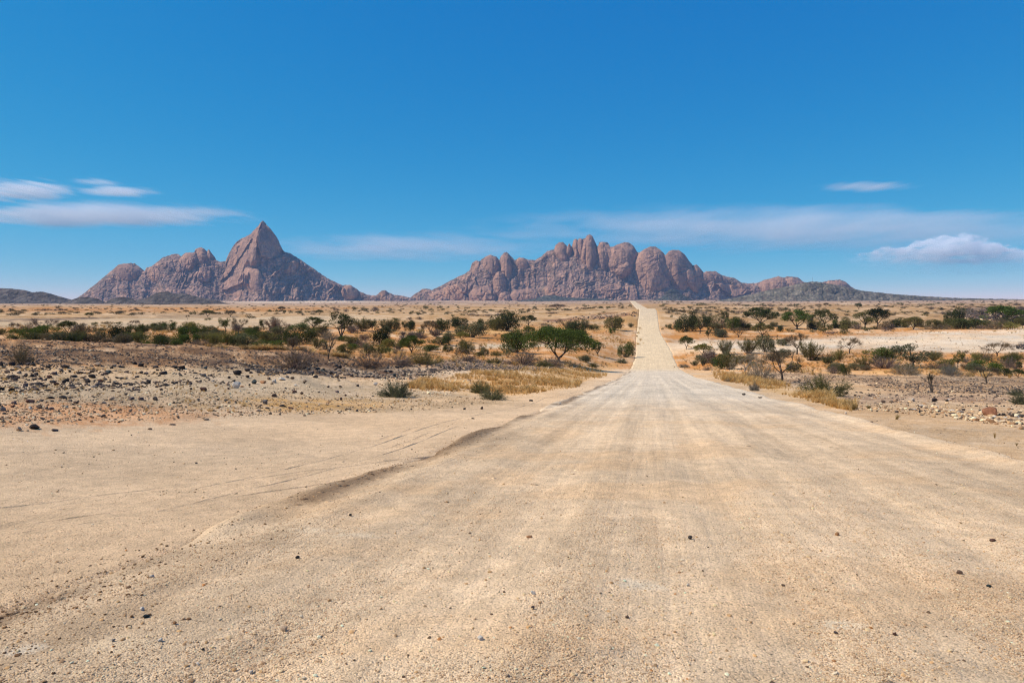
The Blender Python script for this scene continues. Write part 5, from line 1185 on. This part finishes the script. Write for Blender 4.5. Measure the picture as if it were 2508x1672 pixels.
PAL = {'berm': [(alb(180, 148, 114), .35), (alb(140, 110, 84), .35), (alb(105, 82, 64), .24), (alb(215, 195, 165), .06)],
       'fine': [(alb(213, 188, 160), .42), (alb(203, 175, 146), .30), (alb(222, 203, 178), .18), (alb(184, 154, 126), .09), (alb(146, 120, 100), .01)],
       'bank': [((.115, .085, .066), .26), ((.16, .12, .092), .28), ((.23, .175, .13), .2), ((.07, .055, .048), .16), (alb(190, 160, 125), .07), (alb(215, 195, 165), .03)],
       'road': [(alb(222, 196, 160), .34), (alb(200, 165, 125), .26), (alb(235, 222, 200), .14), (alb(168, 138, 110), .15), (alb(110, 90, 76), .08), (alb(196, 140, 92), .03)],
       'dark': [((.045, .038, .036), .34), ((.085, .065, .055), .26), ((.16, .11, .085), .18), ((.12, .085, .08), .10), (alb(190, 160, 125), .08), (alb(215, 195, 165), .04)],
       'mix': [(alb(198, 172, 140), .30), (alb(150, 122, 98), .25), ((.11, .085, .07), .20), ((.05, .043, .04), .10), (alb(225, 208, 182), .15)],
       'pale': [(alb(225, 205, 178), .5), (alb(200, 170, 135), .3), (alb(150, 120, 95), .2)]}
def tints(n, pal):
    c = np.array([p[0] for p in PAL[pal]]); w = np.array([p[1] for p in PAL[pal]]); k = rng.choice(len(c), n, p=w / w.sum())
    return np.clip(c[k] * rng.uniform(.8, 1.2, (n, 1)), .01, .9)
def stones(name, x, y, smin, smax, pal, src, power=2.2, nsrc=6, sink=.32):
    if pal != 'fine':
        kp = fbm(x / 2.2, y / 3.2, 231, 4) + .7 * fbm(x / 8, y / 12, 232, 3) > rng.uniform(-.75, .25, len(x)); x, y = x[kp], y[kp]
    n = len(x); u = rng.random(n); a = 1 - power
    s = (smin ** a + u * (smax ** a - smin ** a)) ** (1 / a) * .5
    z = surface(x, y)
    P = np.stack([x, y, z + s * (0.62 - sink)], 1)
    sc = np.stack([s * rng.uniform(.8, 1.3, n), s * rng.uniform(.8, 1.3, n), s * rng.uniform(.7, 1.1, n)], 1)
    return scatter(name, P, sc, np.stack([rng.uniform(-.4, .4, n), rng.uniform(-.4, .4, n), rng.uniform(0, 6.28, n)], 1), tints(n, pal), src, nsrc=nsrc)
# gravel on the road and the turnout: dense close by, thinning out
def wedge(n, d0, d1, p=1.0):
    u = rng.random(n); d = (d0 ** -p + u * (d1 ** -p - d0 ** -p)) ** (-1 / p)
    x = rng.uniform(-.80, .80, n) * d; return x, d
x, y = wedge(230000, 3.0, 48, .9)
streak = fbm((x - road_x(y)) / .55, y / 9.0, 95, 4) + .9 * fbm(x / 1.6, y / 2.2, 96, 3)
on = np.abs(x - road_x(y)) < RW + .2
keep = np.where(on, streak > rng.uniform(-.45, .50, len(x)), rng.random(len(x)) < .26)
x, y = x[keep], y[keep]
stones('gravel', x, y, .0055, .0155, 'fine', src_small, 2.2)
x, y = wedge(3400, 3.0, 60, .7); stones('gravel', x, y, .011, .032, 'road', src_small, 3.2)
x, y = wedge(6000, 9.0, 50, .1); off = np.abs(x - road_x(y)) > RW; x, y = x[off], y[off]; stones('gravel', x, y, .010, .05, 'mix', src_small, 3.0)
ny = 9000; y = (3.2 ** -.8 + rng.random(ny) * (110 ** -.8 - 3.2 ** -.8)) ** (-1 / .8)
tt = np.where(rng.random(ny) < .62, -5.5 + .35 * fbm(y / 7.0, 0 * y, 43, 3) * -1 + rng.normal(0, .30, ny), np.where(rng.random(ny) < .5, -4.6 + rng.normal(0, .4, ny), 5.6 + rng.normal(0, .5, ny)))
kk = fbm(y / 2.4, tt, 85, 4) > rng.uniform(-.5, .1, ny); y, tt = y[kk], tt[kk]
stones('gravel', road_x(y) + tt, y, .007, .032, 'berm', src_small, 2.7)
# stone field, bank and rubble left of the road
x, y = in_region(14000, [(-60, 900), (300, 902), (640, 900), (880, 935), (1080, 962), (1240, 985), (1000, 1010), (600, 1020), (-60, 1050)], 8, 90); stones('gravel', x, y, .025, .13, 'mix', src_med, 2.5)
x, y = in_region(2300, [(-60, 893), (300, 897), (560, 896), (620, 930), (300, 955), (-60, 965)], 8, 90); stones('rubble', x, y, .05, .26, 'dark', src_med, 2.1)
x, y = in_region(17000, [(-60, 826), (320, 836), (640, 853), (870, 873), (900, 900), (600, 905), (250, 898), (-60, 898)], 30, 100); stones('rubble', x, y, .05, .26, 'bank', src_med, 2.4)
x, y = in_region(5200, [(600, 892), (760, 885), (900, 893), (1010, 888), (1110, 915), (1010, 932), (880, 935), (640, 922)], 25, 110); stones('rubble', x, y, .08, .42, 'bank', src_med, 2.3)
x, y = in_region(3800, [(1030, 885), (1150, 879), (1330, 888), (1440, 893), (1300, 907), (1140, 910), (1050, 907)], 40, 140); stones('rubble', x, y, .10, .42, 'bank', src_med, 2.4)
x, y = in_region(2000, [(900, 925), (1120, 915), (1180, 945), (1080, 965), (940, 950)], 20, 110); stones('gravel', x, y, .05, .25, 'pale', src_med, 2.3)
# stony ground right of the road
x, y = in_region(11000, [(1870, 906), (2060, 918), (2250, 921), (2540, 927), (2540, 972), (2330, 962), (2240, 968), (2150, 950), (2080, 930), (2010, 945), (1900, 940)], 30, 150); stones('rubble', x, y, .06, .32, 'bank', src_med, 2.4)
x, y = in_region(2600, [(1900, 925), (2060, 925), (2150, 945), (2300, 960), (2540, 968), (2540, 985), (2250, 975), (2020, 965)], 30, 150); stones('rubble', x, y, .06, .34, 'dark', src_med, 2.3)
x, y = in_region(3600, [(2030, 975), (2160, 970), (2540, 985), (2540, 1060), (2380, 1030), (2240, 1015), (2100, 1005)], 12, 90); stones('gravel', x, y, .04, .20, 'mix', src_med, 2.3)
x, y = in_region(1500, [(2230, 985), (2330, 1000), (2400, 1016), (2540, 1016), (2540, 1045), (2400, 1032), (2300, 1012)], 12, 60); stones('gravel', x, y, .05, .26, 'pale', src_med, 2.0)
x, y = in_region(1600, [(1740, 898), (1860, 905), (1900, 925), (1830, 930), (1740, 915)], 40, 160); stones('gravel', x, y, .08, .4, 'pale', src_med, 2.4)
# dark heaps on the far side and stones on the pan
x, y = in_region(1500, [(2290, 768), (2385, 752), (2460, 751), (2520, 757), (2520, 780), (2470, 792), (2385, 784)], 150, 700); stones('rubble', x, y, .6, 2.4, 'dark', src_med, 2.0)
x, y = in_region(260, [(2480, 847), (2520, 838), (2520, 852), (2490, 853)], 100, 400); stones('rubble', x, y, .3, 1.2, 'dark', src_med, 2.0)
x, y = in_region(900, [(1320, 788), (1440, 773), (1565, 764), (1550, 774), (1440, 783), (1360, 792)], 200, 900); stones('rubble', x, y, .5, 1.8, 'dark', src_med, 2.0)
x, y = in_region(1800, [(1690, 834), (2000, 831), (2200, 818), (2540, 806), (2540, 862), (2330, 862), (2150, 852), (1850, 866)], 100, 500); stones('rubble', x, y, .15, .6, 'mix', src_med, 2.6)

# dry grass
def tuft_mesh(name, seed, n=26, spread=.55):
    rg = np.random.default_rng(seed); g = Geo()
    a = rg.uniform(0, 6.28, n); r = rg.uniform(0, .16, n); A = np.stack([np.cos(a) * r, np.sin(a) * r, np.full(n, -.04)], 1)
    hgt = rg.uniform(.5, 1.0, n); ln = rg.uniform(.05, spread, n); b = a + rg.normal(0, .5, n)
    B = A + np.stack([np.cos(b) * ln, np.sin(b) * ln, hgt], 1); M = (A + B) / 2 + np.stack([-np.cos(b) * ln * .2, -np.sin(b) * ln * .2, hgt * .12], 1)
    twig(g, A, M, .022, rg); twig(g, M, B, .017, rg)
    return g.mesh(name)
def grass_mat(name):
    m, nt, b, out = new_mat(name); nt.nodes.remove(b)
    at_ = N(nt, 'ShaderNodeAttribute', attribute_name='tint', attribute_type='INSTANCER'); geo = N(nt, 'ShaderNodeNewGeometry')
    col = mix(nt, 1.0, at_.outputs['Color'], ramp(nt, geo.outputs['Random Per Island'], [(0, .65), (1, 1.3)]), 'MULTIPLY')
    d = N(nt, 'ShaderNodeBsdfDiffuse'); t = N(nt, 'ShaderNodeBsdfTranslucent'); L(nt, col, d.inputs[0]); L(nt, col, t.inputs[0])
    mx = N(nt, 'ShaderNodeMixShader'); mx.inputs[0].default_value = .35; L(nt, d.outputs[0], mx.inputs[1]); L(nt, t.outputs[0], mx.inputs[2]); L(nt, mx.outputs[0], out.inputs['Surface'])
    return m
straw_m = grass_mat('dry_grass_blades')
src_grass = source('grass_tuft_source', [tuft_mesh('grass_tuft', 300 + k) for k in range(5)], straw_m)
def grass(name, x, y, h0, h1, cols, wide=1.0):
    pn = fbm(x / 2.6, y / 4.0, 221, 4) + .6 * fbm(x / 9, y / 14, 222, 3); kp = pn > rng.uniform(-.52, .30, len(x)); x, y, pn = x[kp], y[kp], pn[kp]
    n = len(x); h = rng.uniform(h0, h1, n) * np.clip(.75 + 1.5 * pn, .3, 1.8); z = surface(x, y); c = np.array(cols)[rng.integers(0, len(cols), n)] * rng.uniform(.8, 1.2, (n, 1))
    return scatter(name, np.stack([x, y, z], 1), np.stack([h * wide, h * wide, h], 1), np.stack([0 * h, 0 * h, rng.uniform(0, 6.28, n)], 1), c, src_grass, nsrc=5)
STRAW = [(.66, .42, .16), (.60, .36, .12), (.72, .50, .23), (.52, .32, .12)]
x, y = in_region(9500, [(985, 940), (1100, 926), (1150, 914), (1330, 904), (1480, 893), (1514, 890), (1482, 916), (1420, 940), (1350, 959), (1260, 970), (1190, 970), (1120, 960), (1005, 953)], 15, 140); grass('dry_grass', x, y, .18, .48, STRAW)
x, y = in_region(12000, [(1745, 908), (1830, 920), (1920, 943), (2060, 983), (2102, 998), (2085, 1008), (1960, 977), (1840, 947), (1757, 929)], 15, 140); grass('dry_grass', x, y, .25, .60, STRAW)
x, y = in_region(1500, [(-40, 893), (860, 905), (1000, 940), (1200, 975), (900, 1010), (-40, 1010)], 8, 100); grass('dry_grass', x, y, .05, .16, STRAW, 1.4)
x, y = in_region(2600, [(320, 838), (700, 856), (960, 850), (1560, 850), (1540, 900), (1300, 900), (700, 900), (600, 860)], 85, 220); grass('dry_grass', x, y, .25, .7, STRAW + [(.35, .24, .12)], 1.6)
x, y = in_region(6000, [(-40, 800), (700, 800), (960, 790), (1330, 792), (1560, 790), (1580, 850), (960, 850), (300, 836), (-40, 826)], 110, 420); grass('dry_grass', x, y, .25, .8, STRAW + [(.30, .21, .11)], 2.0)
x, y = in_region(5200, [(1630, 800), (2100, 806), (2540, 800), (2540, 815), (2250, 822), (2000, 830), (1690, 840), (1650, 905), (1900, 913), (2100, 919), (2540, 925), (2540, 866), (2100, 860), (1850, 870)], 90, 420); grass('dry_grass', x, y, .2, .7, STRAW + [(.30, .21, .11)], 1.8)
for q, (px_, py_, h_, w_, lb) in enumerate([(2195, 1027, 15, 16, 'lone leaning yellow grass tuft on the bare right shoulder'), (2436, 1073, 16, 8, 'thin upright grass tuft on sand near the right edge'), (2090, 1004, 20, 22, 'last thick straw tuft at the near end of the right verge'), (2066, 1001, 20, 24, 'straw tuft second from the near end of the right verge'), (2043, 995, 17, 24, 'straw tuft third from the near end of the right verge'), (2490, 1092, 10, 7, 'small yellow tuft at the right edge below the thin upright one'), (2127, 1000, 8, 16, 'flat yellow tuft left of the lone leaning one')]):
    p = at(px_, py_, 5, 90); d = p.y; me_ = tuft_mesh('grass_tuft', 400 + q, 60, .5 if q != 0 else .35)
    o = link('grass_tuft', me_, None, LEAF['straw']); o.location = p; o.scale = (w_ / F * d * 1.1, w_ / F * d * 1.1, h_ / F * d); o.rotation_euler = (0, .45 if q == 0 else 0, q)
    tag(o, lb, 'grass tuft')
# far scrub on the plains: too many and too small to count
low_src = source('far_scrub_source', [pr[1] for pr in PROTO['low']], None)
n0 = 2600; px_ = rng.uniform(-60, 2570, n0); py_ = 737 + 36 * rng.random(n0) ** 1.7
m = (fbm(px_ / 90, py_ / 2.2, 97, 3) > rng.uniform(-.35, .25, n0)) & (np.abs(px_ - (1552 + (py_ - 738) * 1.5)) > 40)
x, y = atv(px_[m], py_[m], 250, 7000)
inst_leaf = leaf_mat('far_scrub_foliage', (.075, .068, .045), (.12, .10, .075))
low2 = []
for pr in PROTO['low']:
    c_ = pr[1].copy(); c_.name = 'far_scrub'; low2.append(c_)
src_low = source('far_scrub', low2, inst_leaf)
h = rng.uniform(.5, 1.7, len(x)) * (1 + y / 3500)
scatter('far_scrub', np.stack([x, y, surface(x, y)], 1), np.stack([h, h, h], 1), np.stack([0 * h, 0 * h, rng.uniform(0, 6.28, len(h))], 1), np.ones((len(h), 3)), src_low, nsrc=4)

# ------------------------------------------------------------------ radio mast on the hill
p = Vector(((1990 - CX) / F * 3560, 3560, EYE + (HY - 690.5) / F * 3560))
mast = bpy.data.objects.new('radio_mast', None); COL.objects.link(mast); mast.location = p
steel = bark_mat('mast_steel', (.22, .22, .23))
g = Geo()
for a in range(3): tube(g, [[math.cos(a * 2.1) * 1.1, math.sin(a * 2.1) * 1.1, -2], [math.cos(a * 2.1) * .25, math.sin(a * 2.1) * .25, 25]], [.14, .10], 5)
for k in range(12):
    z = k * 2.05; r0 = 1.1 - .85 * z / 25; r1 = 1.1 - .85 * (z + 2) / 25
    for a in range(3): tube(g, [[math.cos(a * 2.1) * r0, math.sin(a * 2.1) * r0, z], [math.cos(a * 2.1 + 2.1) * r1, math.sin(a * 2.1 + 2.1) * r1, z + 2]], [.06, .06], 4)
link('lattice', g.mesh('mast_lattice'), mast, steel)
g = Geo(); tube(g, [[0, 0, 24], [0, 0, 29]], [.10, .06], 5); link('antenna', g.mesh('mast_antenna'), mast, steel)
g = Geo(); g.add(np.array([[x, y, z] for z in (-1.5, 2.6) for x, y in ((-2.4, -1.8), (2.4, -1.8), (2.4, 1.8), (-2.4, 1.8))]), np.array([[0, 1, 5, 4], [1, 2, 6, 5], [2, 3, 7, 6], [3, 0, 4, 7], [4, 5, 6, 7]])); link('equipment_hut', g.mesh('mast_hut'), mast, BARK['pale'])
tag(mast, 'thin lattice radio mast with a small hut on top of the grey-green hill', 'mast')
#@@PART5
# ------------------------------------------------------------------ tyre tracks pressed into the turnout
def track(pts, half=.17, depth=.022):
    pts = np.array(pts, float); sgm = np.concatenate([[0], np.cumsum(np.hypot(*np.diff(pts, axis=0).T))]); L_ = sgm[-1]
    s_ = np.arange(0, L_, .03); ctrl = np.linspace(0, L_, 200)
    px = np.interp(s_, sgm, pts[:, 0]); py = np.interp(s_, sgm, pts[:, 1])
    kk = np.exp(-.5 * (np.arange(-40, 41) / 16.) ** 2); kk /= kk.sum()
    sm = lambda a: np.convolve(np.concatenate([a[0] + (a[1] - a[0]) * np.arange(-40, 0), a, a[-1] + (a[-1] - a[-2]) * np.arange(1, 41)]), kk, 'valid')
    px, py = sm(px), sm(py); tx = np.gradient(px); ty = np.gradient(py); l = np.hypot(tx, ty); nx, ny_ = -ty / l, tx / l
    u = np.linspace(-half * 1.5, half * 1.5, 31)
    X = px[:, None] + nx[:, None] * u; Y = py[:, None] + ny_[:, None] * u
    ua = np.abs(u)[None, :] / half
    prof = .013 * np.exp(-((ua - 1.08) / .2) ** 2) + .006 * (np.cos(u[None, :] * 2 * math.pi / .065) > 0) * (ua < .9) + .006 * np.sin(s_[:, None] * 2 * math.pi / .11 + 9 * ua) * (ua < .9)
    prof = prof * np.clip(.45 + 2.0 * fbm(s_[:, None] / 1.1, u[None, :] * 3, 201, 3), 0, 1.4) * np.clip(np.minimum(s_, L_ - s_) / 1.2, 0, 1)[:, None]
    prof = prof + .004 - .05 * sstep(1.25, 1.5, ua) - .03 * (1 - np.clip(np.minimum(s_, L_ - s_) / .4, 0, 1))[:, None]
    Zt = ground(X, Y) + prof + .006 * fbm(X / .08, Y / .08, 203, 3)
    me = mesh_np('tyre_track', np.stack([X, Y, Zt], -1).reshape(-1, 3), grid_faces(len(s_), len(u)), True)
    cc, ss = soil(X.ravel(), Y.ravel(), Zt.ravel()); set_color(me, 'zone', cc, ss)
    tag(link('tyre_track', me, None, gmat), kind='structure')
track([(-8.5, 5.6), (-5.7, 7.4), (-4.9, 8.5), (-4.0, 9.3), (-2.6, 10.9)]); track([(-8.6, 7.0), (-6.6, 8.3), (-5.6, 9.7), (-4.6, 10.6), (-2.9, 12.6)])
track([(-9, 4.6), (-6.4, 6.2), (-5.2, 7.3), (-4.4, 8.3)], .15); track([(-4.2, 11.0), (-3.1, 12.2), (-1.9, 13.6), (0.1, 15.4), (2.0, 18.6)], .15)

for off_, y0_, y1_ in ((-6.8, 8.0, 21.0), (-7.5, 9.5, 24.0), (-6.5, 24.0, 60.0)):
    yy_ = np.linspace(y0_, y1_, 8); track([(float(road_x(q)) + off_ - .35 * math.sin(q * .35) - .03 * (y1_ - q), float(q)) for q in yy_], .15)

# ------------------------------------------------------------------ clouds: volumes far beyond the mountains, lit by the same sun
def cloud(name, label, cx, cy, hw, hh, D, depth, dens, scale, thr, seed, puffy=False, taper=.0):
    k = D / F; v, f = ICO3[0].copy(), ICO3[1]
    p = v * np.array([hw * k, depth, hh * k])
    if puffy:
        v, f = ico(6); x_ = v[:, 0] * hw * k; y_ = v[:, 1] * depth
        bil = lambda sc, sd: 1 - 2.2 * np.abs(fbm(x_ / sc + v[:, 2] * 1.5, y_ / sc + v[:, 2], sd, 2))
        prof = .34 + .66 * np.exp(-((v[:, 0] - .0) / .38) ** 2) + .16 * np.exp(-((v[:, 0] + .55) / .12) ** 2)
        n = (.55 + .32 * bil(560, 71) + .22 * bil(210, 73) + .12 * bil(90, 75)) * prof
        p = np.stack([x_ * (1 + .10 * bil(300, 77)), y_ * (1 + .12 * bil(300, 79)), v[:, 2] * hh * k * np.where(v[:, 2] > 0, 1.45 * n, .9)], 1)
    me = mesh_np(name, p, f, True)
    m = bpy.data.materials.new(name + '_vapour'); m.use_nodes = True; nt = m.node_tree; nt.nodes.clear()
    out = N(nt, 'ShaderNodeOutputMaterial'); pv = N(nt, 'ShaderNodeVolumePrincipled'); L(nt, pv.outputs[0], out.inputs['Volume'])
    pv.inputs['Color'].default_value = (.985, .99, 1, 1); pv.inputs['Anisotropy'].default_value = 0.0
    tc = N(nt, 'ShaderNodeTexCoord'); mp = N(nt, 'ShaderNodeMapping'); L(nt, tc.outputs['Object'], mp.inputs[0])
    mp.inputs['Scale'].default_value = (1 / (hw * k), 1 / depth, 1 / (hh * k))
    ln = N(nt, 'ShaderNodeVectorMath', operation='LENGTH'); L(nt, mp.outputs[0], ln.inputs[0])
    ms = N(nt, 'ShaderNodeMapping'); L(nt, tc.outputs['Object'], ms.inputs[0]); ms.inputs['Scale'].default_value = scale; ms.inputs['Location'].default_value = (seed * 3.1, 0, seed)
    nz = noise(nt, ms.outputs[0], 1.0, 5, .62)
    fall = math_(nt, 'SUBTRACT', 1.0, math_(nt, 'POWER', ln.outputs['Value'], 1.6), True)
    d = math_(nt, 'MULTIPLY', math_(nt, 'SUBTRACT', math_(nt, 'ADD', nz, math_(nt, 'MULTIPLY', fall, .42)), thr, True), dens * 4.0)
    if puffy:
        sz_ = N(nt, 'ShaderNodeSeparateXYZ'); L(nt, mp.outputs[0], sz_.inputs[0])
        up_ = math_(nt, 'MULTIPLY', math_(nt, 'ADD', sz_.outputs[2], .45), 1.1, True); up_ = math_(nt, 'MULTIPLY', up_, up_)       # denser, brighter heads; a ragged base that thins away
        d2 = math_(nt, 'MULTIPLY', math_(nt, 'SUBTRACT', nz, thr, True), dens * 6.0)
        ex_ = math_(nt, 'SUBTRACT', 1.0, math_(nt, 'POWER', math_(nt, 'ABSOLUTE', sz_.outputs[0]), 2.0), True)
        L(nt, math_(nt, 'MULTIPLY', d2, math_(nt, 'MULTIPLY', math_(nt, 'ADD', up_, .04), ex_)), pv.inputs['Density'])
    else:
        L(nt, math_(nt, 'MULTIPLY', d, math_(nt, 'MULTIPLY', fall, 1.0)), pv.inputs['Density'])
    o = link(name, me, None, m); o.location = ((cx - CX) * k, D, EYE + (HY - cy) * k)
    if label: tag(o, label, 'cloud')
    else: tag(o, kind='stuff')
    return o
cloud('cloud', 'long flat white lens-shaped cloud at the left, level with the pointed peak', 235, 527, 475, 38, 15000, 1100, .0030, (1 / 1100, 1 / 14000, 1 / 120), .60, 3)
cloud('cloud', 'wispy white cloud at the left edge above the long lens-shaped one', 55, 468, 190, 40, 15500, 800, .0050, (1 / 420, 1 / 12000, 1 / 75), .70, 5)
cloud('cloud', 'thin streak of cloud right of the wispy one, nearer to the long lens-shaped cloud', 290, 469, 125, 15, 15500, 700, .0045, (1 / 520, 1 / 12000, 1 / 60), .62, 7)
cloud('cloud', 'faint upper streak of cloud above the other streaks at left', 235, 446, 80, 10, 15500, 600, .0022, (1 / 380, 1 / 12000, 1 / 50), .64, 8)
cloud('cloud', 'puffy white cumulus cloud low over the right horizon', 2340, 634, 280, 46, 17000, 500, .0095, (1 / 170, 1 / 900, 1 / 120), .42, 11, True)
cloud('cloud', 'thin high streak of cloud at the upper right', 2125, 457, 150, 14, 16000, 800, .0016, (1 / 500, 1 / 12000, 1 / 60), .62, 13)
cloud('cloud', 'broad faint veil of cloud over the domed mountain and the right horizon', 1980, 560, 1000, 72, 22000, 1500, .0007, (1 / 2200, 1 / 16000, 1 / 260), .55, 17)
cloud('cloud', 'faint veil of cloud between the two mountains', 1000, 606, 460, 44, 21000, 1300, .00060, (1 / 1800, 1 / 16000, 1 / 210), .55, 19)

# ------------------------------------------------------------------ haze: one closed box of thin air round the whole scene
me = mesh_np('haze', [[x, y, z] for z in (-60, 725) for x, y in ((-9200, -9200), (9200, -9200), (9200, 9200), (-9200, 9200))], [[3, 2, 1, 0], [4, 5, 6, 7], [0, 1, 5, 4], [1, 2, 6, 5], [2, 3, 7, 6], [3, 0, 4, 7]])
hm = bpy.data.materials.new('haze_air'); hm.use_nodes = True; nt = hm.node_tree; nt.nodes.clear()
out = N(nt, 'ShaderNodeOutputMaterial'); pv = N(nt, 'ShaderNodeVolumePrincipled'); L(nt, pv.outputs[0], out.inputs['Volume'])
pv.inputs['Color'].default_value = (.34, .58, 1.0, 1); pv.inputs['Density'].default_value = 3.0e-5; pv.inputs['Anisotropy'].default_value = 0.0
hm.cycles.homogeneous_volume = True
tag(link('haze', me, None, hm), kind='stuff')
#@@PART6
# ------------------------------------------------------------------ labels: each says which one, by its look and by what it stands beside
PL = [(1372, 840, 'the big spreading acacia'), (835, 800, 'the tall many-trunked tree'), (1240, 790, 'the dome-shaped tree'), (1861, 780, 'the large flat-topped acacia'), (1953, 785, 'the bright green acacia'), (2150, 780, 'the gnarled dark acacia'),
      (2236, 795, 'the solitary umbrella acacia'), (2453, 775, 'the dark rock heap'), (583, 800, 'the bare spreading tree'), (417, 803, 'the round green shrub-tree'), (289, 825, 'the biggest dark shrub'), (165, 803, 'the small flat acacia'), (1700, 795, 'the grove'),
      (540, 845, 'the yellow-green pair'), (703, 838, 'the two joined shrubs'), (1008, 850, 'the leaning acacia'), (932, 835, 'the leggy dark shrub'), (1850, 850, 'the shrub pair'), (2082, 850, 'the bare umbrella tree'), (2236, 885, 'the big grey-green tree'), (2418, 900, 'the wide bright green bush'), (1951, 855, 'the V-trunked bare tree'), (1153, 815, 'the wide grey-green tree'), (1263, 850, 'the round shrub-tree')]
FL = [(640, 742, 'the pointed peak'), (490, 742, 'the twin knobs left of the peak'), (310, 742, 'the left shoulder mountain'), (50, 742, 'the low dark hill at left'), (850, 742, 'the foot of the peak'), (1000, 742, 'the gap between the mountains'), (1180, 742, 'the left knobs of the domed mountain'), (1440, 742, 'the highest tower of the domed mountain'),
      (1300, 742, 'the middle ridge of the domed mountain'), (1555, 742, 'the far end of the road'), (1645, 742, 'the small cone hill'), (1760, 742, 'the right end of the domes'), (1930, 742, 'the red domes behind the hill'), (2050, 742, 'the mast hill'), (2250, 742, 'the slope of the mast hill'), (2440, 742, 'the right horizon')]
ORD = ['', 'second ', 'third ', 'fourth ', 'fifth ', 'sixth ', 'seventh ', 'eighth ', 'ninth ', 'tenth ', 'eleventh ', 'twelfth ', 'thirteenth ', 'fourteenth ', 'fifteenth ']
def size_word(v, a, b): return 'tiny ' if v < a else '' if v < b else 'larger '
def give_labels(items, marks_for, noun_for, group_for, size_for):
    taken = {}
    pend = []
    for it in items:
        o, tone, shp, px, py, w, h, lab, grp = it
        o['group'] = grp or group_for(it)
        if lab: o['label'] = lab; continue
        best = min(marks_for(it), key=lambda m: (m[0] - px) ** 2 + (2.2 * (m[1] - py)) ** 2)
        dx, dy = px - best[0], py - best[1]
        if abs(dx) < 22: rel = 'below' if dy > 6 else 'above' if dy < -6 else 'at'
        else: rel = ('lower left of' if dy > 14 else 'upper left of' if dy < -14 else 'left of') if dx < 0 else ('lower right of' if dy > 14 else 'upper right of' if dy < -14 else 'right of')
        if best in FL: rel = 'under' if abs(dx) < 30 else 'left below' if dx < 0 else 'right below'
        key = f'{size_for(it)}{tone} {noun_for(it)} {rel} {best[2]}'
        taken.setdefault(key, []).append((math.hypot(dx, dy), it))
    for key, lst in taken.items():
        lst.sort(key=lambda q: q[0])
        for n, (dd, it) in enumerate(lst):
            it[0]['label'] = key if len(lst) == 1 else f'{"nearest " if n == 0 else ORD[min(n, 14)]}{key}'
give_labels(THINGS, lambda it: FL if it[4] < 772 else PL, lambda it: it[2], lambda it: 'scattered bushes on the far plain' if it[4] < 788 else 'bushes and trees on the plain left of the road' if it[3] < 1560 else 'bushes and trees on the plain right of the road',
            lambda it: 'tiny ' if it[6] < 5 else '' if it[6] < 16 else 'sizeable ')
RMARK = [(px, yc, 'the ' + nm_) for px, yc, nm_ in ((85, 1043, 'big lone black rock'), (9, 1000, 'rounded grey boulder'), (73, 997, 'whitish round stone'), (123, 972, 'black block rock'), (275, 974, 'tan boulder'), (215, 932, 'black cube-like rock'), (225, 919, 'large black angular rock'), (267, 908, 'blue-grey upright rock'), (159, 896, 'long black rock'), (33, 921, 'long dark rock'), (72, 889, 'flat brown rock'), (42, 905, 'grey flat rock'),
       (580, 941, 'large pale boulder'), (623, 933, 'blue-black rock'), (500, 952, 'large reddish dark rock'), (504, 901, 'bluish dark rock'), (406, 940, 'long black rock on pale gravel'), (380, 973, 'dark upright rock'), (651, 982, 'grey-brown angular rock'), (503, 1026, 'tan flat stone'), (721, 957, 'dark red-brown rock'), (692, 992, 'dark flat rock'), (834, 946, 'half hidden black rock'), (967, 918, 'tilted slab'), (778, 883, 'foot of the dead tree'), (2428, 1000, 'red-orange boulder'), (2288, 978, 'larger black rock'), (2236, 977, 'white stone'))]
give_labels(ROCKS, lambda it: RMARK, lambda it: 'rock' if it[5] > 9 else 'stone', lambda it: 'stones lying on the gravel road' if it[2] == 'stone' else 'rocks of the stone field left of the road' if it[3] < 1300 else 'rocks on the right bank', lambda it: 'small ' if it[5] < 9 else '' if it[5] < 15 else 'large ')
